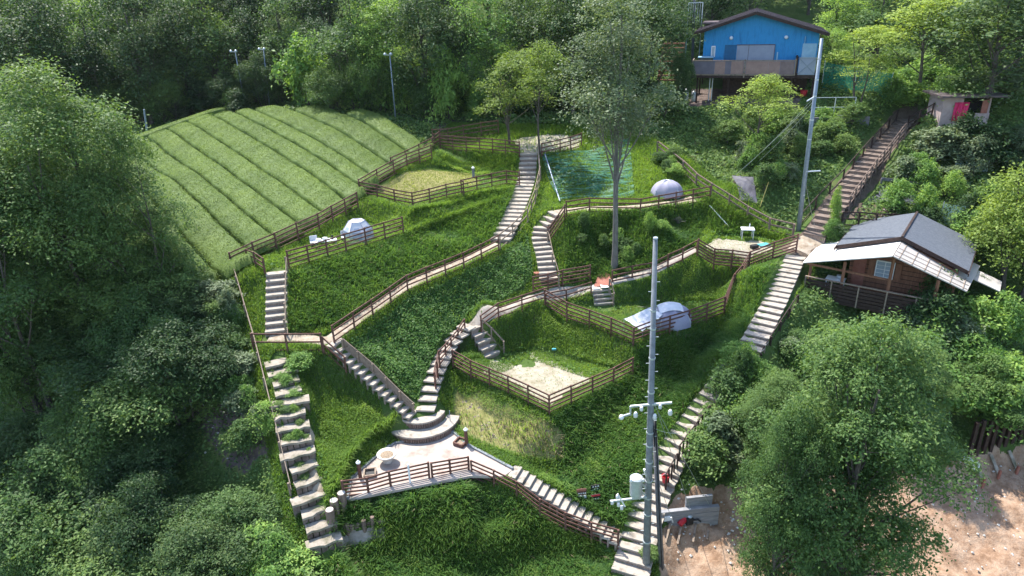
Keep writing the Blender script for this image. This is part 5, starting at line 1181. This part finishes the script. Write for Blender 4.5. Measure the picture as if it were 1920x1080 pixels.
for s, e in ((0, (1150, 603)), (1, (1172, 626)), (3, (1205, 572))): mb.tube([aw[s], G(*e)], .008, 4)
mb.build('guy_rope', 'rope', t0)
tent(1250, 366, 1.1, .9, 1.05, -12, 'small pale grey dome tent half hidden behind the leaves right of the tall trunk', 'grey_fabric')
# geodesic white tent
g = G(673, 449); t0 = thing('tent', g, 'white hexagonal dome tent with grey windows on the narrow lawn by the tea rows', 'tent')
def ring(r_, z, ph=0, n=6): return [Vector((g.x + r_ * math.cos(R(60 * k + ph)), g.y + r_ * math.sin(R(60 * k + ph)), g.z + z)) for k in range(n)]
r0, r1, r2 = ring(.96, 0, 8), ring(.88, .70, 8), ring(.50, 1.22, 8); ap = Vector((g.x, g.y, g.z + 1.34))
mb = MB(); mb.v = [tuple(q) for q in r0 + r1 + r2 + [ap]]
for k in range(6): j = (k + 1) % 6; mb.f += [(k, j, 6 + j, 6 + k), (6 + k, 6 + j, 12 + j, 12 + k), (12 + k, 12 + j, 18)]
mb.build('canopy', 'white_fabric', t0)
for k in range(6):
    j = (k + 1) % 6; a, b_, c, d = r0[k].lerp(r1[k], .35), r0[j].lerp(r1[j], .35), r1[j].lerp(r2[j], .25), r1[k].lerp(r2[k], .25); m0 = (a + b_) / 2; m1 = (r1[k] + r1[j]) / 2; out = (m1 - Vector((g.x, g.y, m1.z))).normalized() * .012; hw = (b_ - a) * .30
    MB().slab([m0 - hw + out, m0 + hw + out, m1 + hw * .95 + out, m1 - hw * .95 + out], -out * .8).slab([m1 - hw * .95 + out, m1 + hw * .95 + out, m1.lerp((r2[k] + r2[j]) / 2, .45) + hw * .45 + out, m1.lerp((r2[k] + r2[j]) / 2, .45) - hw * .45 + out], -out * .8).build('window', 'window_fabric', t0)
mb = MB()
for k in range(6): j = (k + 1) % 6; mb.tube([r0[k], r1[k], r2[k], ap], .02, 6); mb.tube([r1[k], r1[j]], .014, 5); mb.tube([r2[k], r2[j]], .014, 5)
mb.build('seam', 'grey_fabric', t0)
# things beside the white tent
g = G(612, 462); t0 = thing('camp_table', g, 'low white folding table left of the white dome tent', 'table'); T_ = Frame(g, -22)
fb(T_, 'table_top', 'white', t0, (-.7, .65, -.25, .3, .36, .40), bevel=.01)
for a in (-.62, .55):
    for b_ in (-.2, .22): fb(T_, 'leg', 'steel', t0, (a, a + .04, b_, b_ + .04, 0, .36))
for k, (a, b_, mt, nm) in enumerate(((-.4, .05, 'white', 'white box on the left end of the low camp table'), (.0, .1, 'steel', 'grey box in the middle of the low camp table'), (.42, .0, 'black', 'black lantern on the right end of the low camp table'))):
    mb = MB(); q = T_(a, b_, .402)
    if k < 2: mb.box(q + Vector((0, 0, .07)), (.26, .2, .14), -.3); nm2 = 'storage_box'
    else: mb.lathe(q, [(.06, 0), (.07, .03), (.05, .2), (.07, .22), (.02, .27)], 10); nm2 = 'lantern'
    tag(mb.build(nm2, mt, bevel=.01), nm, nm2.replace('_', ' '))
for u, v, nm in ((590, 462, 'left of the low camp table'), (648, 452, 'between the low camp table and the white dome tent')):
    g = G(u, v); t0 = thing('camp_chair', g, 'small white folding chair ' + nm, 'chair'); K_ = Frame(g, -20)
    fb(K_, 'seat', 'white_fabric', t0, (-.22, .22, -.2, .22, .28, .31)); fb(K_, 'backrest', 'white_fabric', t0, (-.22, .22, .2, .23, .31, .62))
    for a in (-.22, .19):
        for b_ in (-.2, .19): fb(K_, 'leg', 'steel', t0, (a, a + .03, b_, b_ + .03, 0, .28))

# ---------------------------------------------------------------- terrace furniture
g = P(727, 866, .052); t0 = thing('fire_bowl', g, 'round pale stone fire bowl full of ash on the paved terrace', 'fire pit')
MB().lathe(g, [(.2, 0), (.22, .06), (.17, .14), (.22, .22), (.38, .34), (.46, .43), (.47, .47), (.38, .475), (.33, .41), (.02, .37)], 28).build('bowl', 'stone_light', t0, smooth=True)
MB().lathe(g + Vector((0, 0, .375)), [(.33, 0), (.3, .045), (.12, .075), (.01, .085)], 20).build('ash', 'ash', t0)
def bollard(q, label, h_=.95, r_=.085, mat='wood_brown'):
    t0 = thing('bollard_light', q, label, 'bollard'); MB().lathe(q, [(r_ + .02, 0), (r_, .05), (r_, h_ - .1)], 14).build('post', mat, t0); MB().lathe(q + Vector((0, 0, h_ - .1)), [(r_ + .015, 0), (r_ + .02, .05), (r_ * .7, .1), (.02, .16)], 14).build('lamp', 'porcelain', t0)
bollard(P(676, 897, .052), 'dark brown bollard light at the left corner of the paved terrace')
bollard(P(875, 834, .052), 'dark brown bollard light at the right edge of the paved terrace')
bollard(G(888, 333), 'grey bollard light at the back of the dry lawn', .8, .1, 'concrete')
for u, v, ang, nm in ((694, 890, .15, 'open square planter box at the left end of the paved terrace'), (864, 832, -.5, 'open square timber box beside the right bollard of the paved terrace')):
    q = P(u, v, .052); t0 = thing('planter_box', q, nm, 'planter'); mb = MB(); m_ = Matrix.Rotation(ang, 3, 'Z')
    for a, b_ in (((-.25, -.25), (.25, -.25)), ((.25, -.25), (.25, .25)), ((.25, .25), (-.25, .25)), ((-.25, .25), (-.25, -.25))): mb.beam(q + m_ @ Vector((*a, .09)), q + m_ @ Vector((*b_, .09)), .07, .18)
    mb.build('frame', 'wood_grey' if u < 700 else 'wood_brown', t0); MB().box(q + Vector((0, 0, .04)), (.44, .44, .06), ang).build('soil', 'ash' if u > 700 else 'black', t0)
q0 = P(769, 905, .06); mb = MB()
# white drain pipe at the fence joint
mb.tube([q0, q0 + Vector((0, 0, 1.0))], .045, 8); tag(mb.build('white_pipe', 'white'), 'white upright pipe in the gap between the two terrace fence sections', 'pipe')
q0 = P(845, 800, .05); tag(MB().tube([q0, q0 + Vector((0, 0, .95))], .02, 8).build('handrail_post', 'steel_blue'), 'thin blue-grey post at the right end of the curved steps', 'post')
# log stumps and low log wall
for u, v, h_, nm in ((622, 985, .85, 'front log post of the three by the rough stone steps'), (629, 962, .7, 'middle log post of the three by the rough stone steps'), (643, 948, .7, 'log post nearest the terrace fence by the rough stone steps')):
    g = G(u, v); t0 = thing('log_post', g, nm, 'log post', 'log posts by the rough steps'); MB().tube([g - Vector((0, 0, .3)), g + Vector((.02, 0, h_))], [.19, .18], 14).build('log', 'log', t0); MB().lathe(g + Vector((.02, 0, h_)), [(.16, 0), (.15, .012), (.01, .02)], 14).build('cut_face', 'stone_light', t0)
for u, v, nm in ((653, 1000, 'leftmost'), (684, 994, 'middle'), (700, 988, 'rightmost')):
    g = G(u, v); tag(MB().tube([g - Vector((0, 0, .2)), g + Vector((0, 0, .55))], .09, 10).build('log_stake', 'log'), nm + ' of the short log stakes in the grass below the terrace fence', 'stake', 'short log stakes below the terrace')
mb = MB(); a, b_ = G(645, 1002), G(722, 990)
for k in range(3): mb.tube([a + Vector((0, .1, .08 + k * .13)), b_ + Vector((0, .1, .08 + k * .13))], .07, 8)
tag(mb.build('log_wall', 'log'), 'low wall of stacked logs beneath the terrace fence', 'log wall')

# ---------------------------------------------------------------- signs
def sign(u, v, h_, w_, hh_, base, strip, label, marks, yaw=0, plate=None):
    g = G(u, v); t0 = thing('garden_sign', g, label, 'sign'); Q_ = Frame(g, yaw)
    fb(Q_, 'stake', 'wood_brown', t0, (-.02, .02, 0, .04, -.2, h_)); fb(Q_, 'board', base, t0, (-w_, w_, -.03, 0, h_ - hh_, h_))
    if strip: z0 = h_ - hh_ * (.32 if strip[1] else 1); fb(Q_, 'colour_strip', strip[0], t0, (-w_, w_, -.036, -.031, z0, z0 + hh_ * .3))
    fb(Q_, 'lettering', 'white', t0, *[(x - .03, x + .03, -.042, -.037, z - .035, z + .035) for x, z in marks])
    if plate: fb(Q_, 'name_plate', 'white', t0, (-w_, w_, -.03, 0, h_ - hh_ - .2, h_ - hh_ - .04)); fb(Q_, 'plate_mark', 'black', t0, (-.12, .1, -.036, -.031, h_ - hh_ - .15, h_ - hh_ - .09))
sign(1090, 938, .66, .22, .34, 'wood_brown', ('terracotta', True), 'brown slope sign with small white letters above a white plate', [(-.12, .42), (-.02, .42), (.08, .42), (.17, .42)], -6, True)
sign(1116, 925, .5, .22, .34, 'black', ('green_net' and 'turquoise', False), 'black slope sign with two rows of white marks and a green lower edge', [(-.12, .42), (.0, .42), (.12, .42), (-.05, .28), (.08, .28)], -12)
sign(1116, 943, .5, .22, .3, 'black', ('red', True), 'black slope sign with a red upper strip and three white marks', [(-.12, .27), (.0, .27), (.12, .27)], -10)

# ---------------------------------------------------------------- upper garden things
g = G(1400, 447); Q_ = Frame(g, 10); t0 = thing('stool', g, 'white-topped square stool on the sandy platform near the grey fence', 'stool')
fb(Q_, 'seat', 'white', t0, (-.4, .4, -.3, .3, .62, .67), bevel=.01)
for a in (-.36, .31):
    for b_ in (-.26, .21): fb(Q_, 'leg', 'steel', t0, (a, a + .05, b_, b_ + .05, 0, .62))
q = Q_(.1, 0, .67); tag(MB().tube([q, q + Vector((0, 0, .3))], .03, 8).build('bottle', 'white'), 'slim white bottle standing on the white-topped stool', 'bottle')
q = G(1414, 466); tag(MB().box(q + Vector((0, 0, .12)), (.45, .3, .24), .3).build('storage_box', 'black', bevel=.02), 'small black box on the stool platform by the six-rail fence', 'box')
q = G(1432, 460); tag(MB().box(q + Vector((0, 0, .05)), (.7, .45, .06), .3).build('floor_mat', 'turquoise', bevel=.02), 'folded turquoise mat on the stool platform by the six-rail fence', 'mat')
tag(MB().tube([G(1330, 392) + Vector((0, 0, .25)), G(1366, 430) + Vector((0, 0, .2))], .035, 8).build('pipe', 'white'), 'thin pale pipe lying on the bank above the stool platform', 'pipe')
a, b_ = G(1022, 298), G(1050, 385); tag(MB().tube([a + Vector((0, 0, .35)), a.lerp(b_, .5) + Vector((0, 0, .3)), b_ + Vector((0, 0, .3))], .05, 8).build('drain_pipe', 'steel_blue'), 'long pale pipe running down the left edge of the green net slope', 'pipe')
tag(MB().tube([G(1425, 388), G(1425, 388) + Vector((.6, .6, 1.5))], .03, 8).build('bamboo_pole', 'bamboo'), 'leaning yellow bamboo pole beside the black weed sheet', 'bamboo pole')
def sheet(name, pix, mat, label, cat, lift=.06, wr=.05, n=26, fr=9.0, kind=None):
    a, b_, c, d = [G(*q) for q in pix]; mb = MB()
    for i in range(n + 1):
        for k in range(n + 1):
            s, t = i / n, k / n; p = a.lerp(b_, s).lerp(d.lerp(c, s), t); mb.v.append((p.x, p.y, H(p.x, p.y) + lift + wr * math.sin(t * fr * 6.28 + 1.5 * math.sin(s * 7)) + wr * .5 * math.sin(s * 21 + t * 13)))
    for i in range(n):
        for k in range(n): q = i * (n + 1) + k; mb.f.append((q, q + n + 1, q + n + 2, q + 1))
    o = mb.build(name, mat, smooth=True); return tag(o, label, cat, kind=kind)
m, n, b = newmat('slope_net'); b.inputs['Roughness'].default_value = .6
gq = n.nodes.new('ShaderNodeNewGeometry'); mp = n.nodes.new('ShaderNodeMapping'); mp.inputs['Scale'].default_value = (.5, 9, 9); n.links.new(gq.outputs['Position'], mp.inputs[0])
f1 = noise(n, 1.0, 3, .6, mp.outputs[0]); n.links.new(ramp(n, f1, [(.35, (.010, .062, .030)), (.6, (.024, .135, .066))]), b.inputs['Base Color'])
n.links.new(math_(n, 'GREATER_THAN', math_(n, 'ADD', f1, math_(n, 'MULTIPLY', noise(n, 22, 2), .35)), .62), b.inputs['Alpha']); M['slope_net'] = m
sheet('slope_net', [(1016, 297), (1180, 262), (1190, 372), (1050, 380)], 'slope_net', 'wrinkled turquoise-green erosion net pegged over the slope beside the tall tree', 'net', .14, .05, 60, 11)
sheet('weed_sheet', [(1372, 332), (1412, 335), (1420, 384), (1388, 378)], 'tarp_black', 'wrinkled black weed sheet in the bed right of the grey fence', 'sheet', .1, .015, 16, 3)
sheet('weed_sheet', [(1652, 358), (1735, 370), (1722, 388), (1622, 380)], 'tarp_black', 'black sheet covering the bed beside the shaded staircase', 'sheet', .08, .03, 16, 3)
sheet('bare_bed', [(1610, 382), (1690, 388), (1668, 415), (1588, 412)], 'earthpath', 'bare brown soil bed behind the cabin', 'garden bed', .05, .04, 14, 3)
q = G(1130, 531); MBx = MB(); cloth('clay_mat', [G(1113, 541) + Vector((0, 0, .1)), G(1148, 537) + Vector((0, 0, .1)), G(1142, 516) + Vector((0, 0, .15)), G(1124, 514) + Vector((0, 0, .15))], .03, 'terracotta', None, .0, 8, .01)
tag(bpy.data.objects['clay_mat'], 'red-brown mat on the bank at the head of the four steps', 'mat')
for k, (u, v) in enumerate(((1117, 541), (1133, 538))):
    q = G(u, v); tag(MB().box(q + Vector((0, 0, .06)), (.42, .5, .05), .1).build('white_paver', 'white', bevel=.01), ('left' if k == 0 else 'right') + ' square white paver below the red-brown mat', 'paver')
q = G(1006, 517); tag(MB().lathe(q, [(.14, 0), (.18, .2), (.19, .22), (.05, .24)], 12).build('flower_pot', 'terracotta'), 'small red pot left of the curving steps', 'pot')
q = G(1039, 672); t0 = thing('garden_tap', q, 'thin dark stake with a small green box on the bank behind the sandy platform', 'stake'); MB().tube([q, q + Vector((0, 0, .55))], .015, 6).build('stake', 'black', t0); MB().box(q + Vector((0, 0, .58)), (.22, .1, .08)).build('box', 'turquoise', t0)
# green net fence and frames near the blue house
def netfence(pix, h_, label, mat='green_net', step=1.6):
    c = resample([G(*q) for q in pix], step); t0 = thing('net_fence', c[0], label, 'net fence'); mb = MB()
    for k in range(len(c) - 1):
        a, b_ = c[k], c[k + 1]; nn = 6
        for i in range(nn):
            p, q = a.lerp(b_, i / nn), a.lerp(b_, (i + 1) / nn); j = len(mb.v); w0, w1 = .08 * math.sin(i * 2.0), .08 * math.sin((i + 1) * 2.0)
            mb.v += [(p.x, p.y + w0, p.z), (q.x, q.y + w1, q.z), (q.x, q.y + w1 * .5, q.z + h_ - .1 * math.sin(3.14 * (i + 1) / nn)), (p.x, p.y + w0 * .5, p.z + h_ - .1 * math.sin(3.14 * i / nn))]; mb.f.append((j, j + 1, j + 2, j + 3))
    mb.build('net', mat, t0)
    for p in c: MB().tube([p, p + Vector((0, 0, h_ + .1))], .025, 6).build('post', 'steel', t0)
netfence([(1540, 165), (1600, 175), (1665, 190)], 2.0, 'bright green net fence on the grass right of the blue house')
netfence([(1760, 425), (1815, 428)], 1.5, 'pale see-through net behind the cabin roof ridge', 'pale_net')
netfence([(1790, 318), (1850, 322)], 1.0, 'bluish net among the glossy bushes below the pink shed', 'pale_net')
netfence([(1548, 262), (1566, 258)], .9, 'small turquoise net on two stakes right of the rear pole', 'green_net', .9)
g = G(1560, 232); Q_ = Frame(g, 8); t0 = thing('plant_frame', g, 'grey metal pipe frame behind the rear pole below the blue house', 'frame'); mb = MB()
for a in (-1.4, .0, 1.4): mb.beam(Q_(a, 0, -.2), Q_(a, 0, 1.9), .05, .05)
for z in (.6, 1.2, 1.9): mb.beam(Q_(-1.4, 0, z), Q_(1.4, 0, z), .04, .04)
mb.build('frame', 'steel', t0)
g = G(1575, 238); Q_ = Frame(g, 6); tag(fb(Q_, 'low_wall', 'concrete_dark', None, (-2.2, 2.0, 0, .15, -.2, .7)), 'low grey concrete wall behind the rear pole', 'wall')

# ---------------------------------------------------------------- lower right
a, b_ = G(1236, 975), G(1346, 982); d = (b_ - a); d.z = 0; L_ = d.length; yaw = -math.degrees(math.atan2(d.y, d.x)); zb = min(a.z, b_.z) - .3
Q_ = Frame((a.x, a.y, zb), yaw); t0 = thing('retaining_wall', a, 'grey board-marked retaining wall at the foot of the long staircase', 'wall')
fb(Q_, 'panel', 'block', t0, *[(0, L_, 0, .2, k * .26, k * .26 + .245) for k in range(5)], bevel=.008)
fb(Q_, 'panel', 'block', t0, *[(L_ * .46, L_ * .9, .21, .35, 1.0 + k * .26, 1.245 + k * .26) for k in range(3)], bevel=.008)
for k, (p, q) in enumerate((((1257, 985), (1247, 1022)), ((1277, 990), (1270, 1024)), ((1305, 985), (1299, 1020)), ((1328, 998), (1325, 1015)))):
    p, q = G(*p), G(*q); tag(MB().beam(p + Vector((0, 0, .1)), q + Vector((0, 0, .12)), .09, .09).build('sloping_timber', 'wood_grey'), ['leftmost', 'second', 'third', 'rightmost short'][k] + ' timber on the earth below the grey retaining wall', 'timber', 'timbers below the retaining wall')
for u, v, nm in ((1250, 975, 'left'), (1317, 975, 'right')):
    q = G(u, v); tag(MB().box(q + Vector((0, 0, .14)), (.34, .2, .26), .2).build('white_block', 'white', bevel=.02), 'white block at the foot of the grey retaining wall, ' + nm + ' one', 'block')
g = G(1284, 982); t0 = thing('pump', g, 'dark red and black water pump in front of the grey retaining wall', 'pump')
MB().tube([g + Vector((-.3, -.2, .15)), g + Vector((.0, .0, .3))], .13, 14).build('motor', 'red', t0); MB().box(g + Vector((.16, 0, .2)), (.34, .3, .36), .3).build('housing', 'black', t0, bevel=.03); MB().lathe(g + Vector((.2, 0, .38)), [(.1, 0), (.12, .06), (.05, .12)], 12).build('cap', 'steel', t0); MB().tube([g + Vector((.3, 0, .2)), g + Vector((.55, -.1, .3)), g + Vector((.7, 0, .1))], .04, 8).build('hose', 'black', t0)
q = G(1246, 915); t0 = thing('fire_bucket', q, 'red bucket hanging by the short dark railing at the staircase', 'bucket'); MB().lathe(q + Vector((0, 0, .35)), [(.12, 0), (.17, .34), (.18, .35), (.15, .34), (.1, .04)], 16).build('pail', 'red', t0); MB().tube([q + Vector((-.17, 0, .69)), q + Vector((0, 0, .85)), q + Vector((.17, 0, .69))], .012, 5).build('handle', 'steel', t0); MB().tube([q, q + Vector((0, 0, .35))], .03, 6).build('stand', 'wood_dark', t0)
q = G(1204, 872)
for u, v, nm in ((1813, 872, 'left'), (1826, 878, 'right')):
    q = G(u, v); t0 = thing('concrete_block', q, 'white hollow block on the dug earth below the dark post fence, ' + nm + ' one', 'block'); mb = MB()
    mb.box(q + Vector((0, 0, .32)), (.36, .28, .06), .2).box(q + Vector((-.13, -.03, .15)), (.08, .28, .28), .2).box(q + Vector((.13, .03, .15)), (.08, .28, .28), .2); mb.build('body', 'white', t0, bevel=.01)
for k, (u, v) in enumerate(((1842, 912), (1871, 898), (1905, 890))):
    q = G(u, v); t0 = thing('stake', q, ['left', 'middle', 'right'][k] + ' reddish stake of the row in the dug earth', 'stake', 'reddish stakes in the dug earth'); MB().beam(q - Vector((0, 0, .2)), q + Vector((0, 0, .5)), .1, .1).build('peg', 'terracotta', t0)
    a = G(u - 18, v - 42); tag(MB().beam(q + Vector((.12, .1, .1)), a + Vector((.1, 0, .1)), .16, .06).build('sloping_board', 'slab'), ['left', 'middle', 'right'][k] + ' pale board on the earth behind the reddish stakes', 'board', 'pale boards behind the stakes')
# ---------------------------------------------------------------- dead wood and stones
def deadbush(u, v, h_, label):
    g = G(u, v); mb = MB()
    for k in range(16):
        a = random.uniform(0, 6.28); e = Vector((math.cos(a), math.sin(a), random.uniform(.4, 1.2))).normalized() * h_ * random.uniform(.6, 1.1); m_ = g + e * .5 + Vector((0, 0, h_ * .12)); mb.tube([g, m_, g + e], [.035, .02, .006], 5, cap=False)
        for _ in range(3): t = m_.lerp(g + e, random.random()); mb.tube([t, t + Vector((random.uniform(-.4, .4), random.uniform(-.4, .4), random.uniform(.1, .4))) * h_ * .5], [.012, .004], 4, cap=False)
    tag(mb.build('dead_branches', 'bark_pale'), label, 'dead branches')
deadbush(160, 700, 2.6, 'bare grey dead branches in the dark thicket of the lower left')
deadbush(345, 760, 1.6, 'small bare twigs on the brown slope left of the long handrail')
deadbush(1270, 420, .8, 'dry twigs on the bank behind the path of slabs')
c = []
for k in range(420):
    q = random.choice([(1265, 1000, 120, 70), (1850, 960, 70, 110), (1500, 960, 250, 60), (400, 760, 70, 100), (1660, 398, 40, 10)])
    g = G(q[0] + random.uniform(-1, 1) * q[2], q[1] + random.uniform(-1, 1) * q[3]); c.append((g, random.uniform(.02, .09)))
mb = MB()
for g, r_ in c:
    k = len(mb.v); o8 = [Vector((a, b_, z)) * r_ * random.uniform(.7, 1.2) for a, b_, z in ((1, 0, 0), (-1, 0, 0), (0, 1, 0), (0, -1, 0), (0, 0, .8), (0, 0, -.6))]
    mb.v += [tuple(g + Vector((0, 0, r_ * .3)) + q) for q in o8]; mb.f += [(k + a, k + b_, k + d) for a, b_, d in ((0, 2, 4), (2, 1, 4), (1, 3, 4), (3, 0, 4), (2, 0, 5), (1, 2, 5), (3, 1, 5), (0, 3, 5))]
tag(mb.build('stones', 'stone_light'), kind='stuff')
# ---------------------------------------------------------------- light summer haze
mb = MB(); mb.box((0, 80, 36), (450, 300, 126)); hz = mb.build('haze', 'white'); tag(hz, kind='stuff')
m = bpy.data.materials.new('haze'); m.use_nodes = True; n = m.node_tree; n.nodes.remove(n.nodes['Principled BSDF'])
pv = n.nodes.new('ShaderNodeVolumePrincipled'); pv.inputs['Color'].default_value = (.80, .90, 1, 1); pv.inputs['Density'].default_value = .00008; pv.inputs['Anisotropy'].default_value = .3
n.links.new(pv.outputs[0], n.nodes['Material Output'].inputs['Volume']); hz.data.materials[0] = m
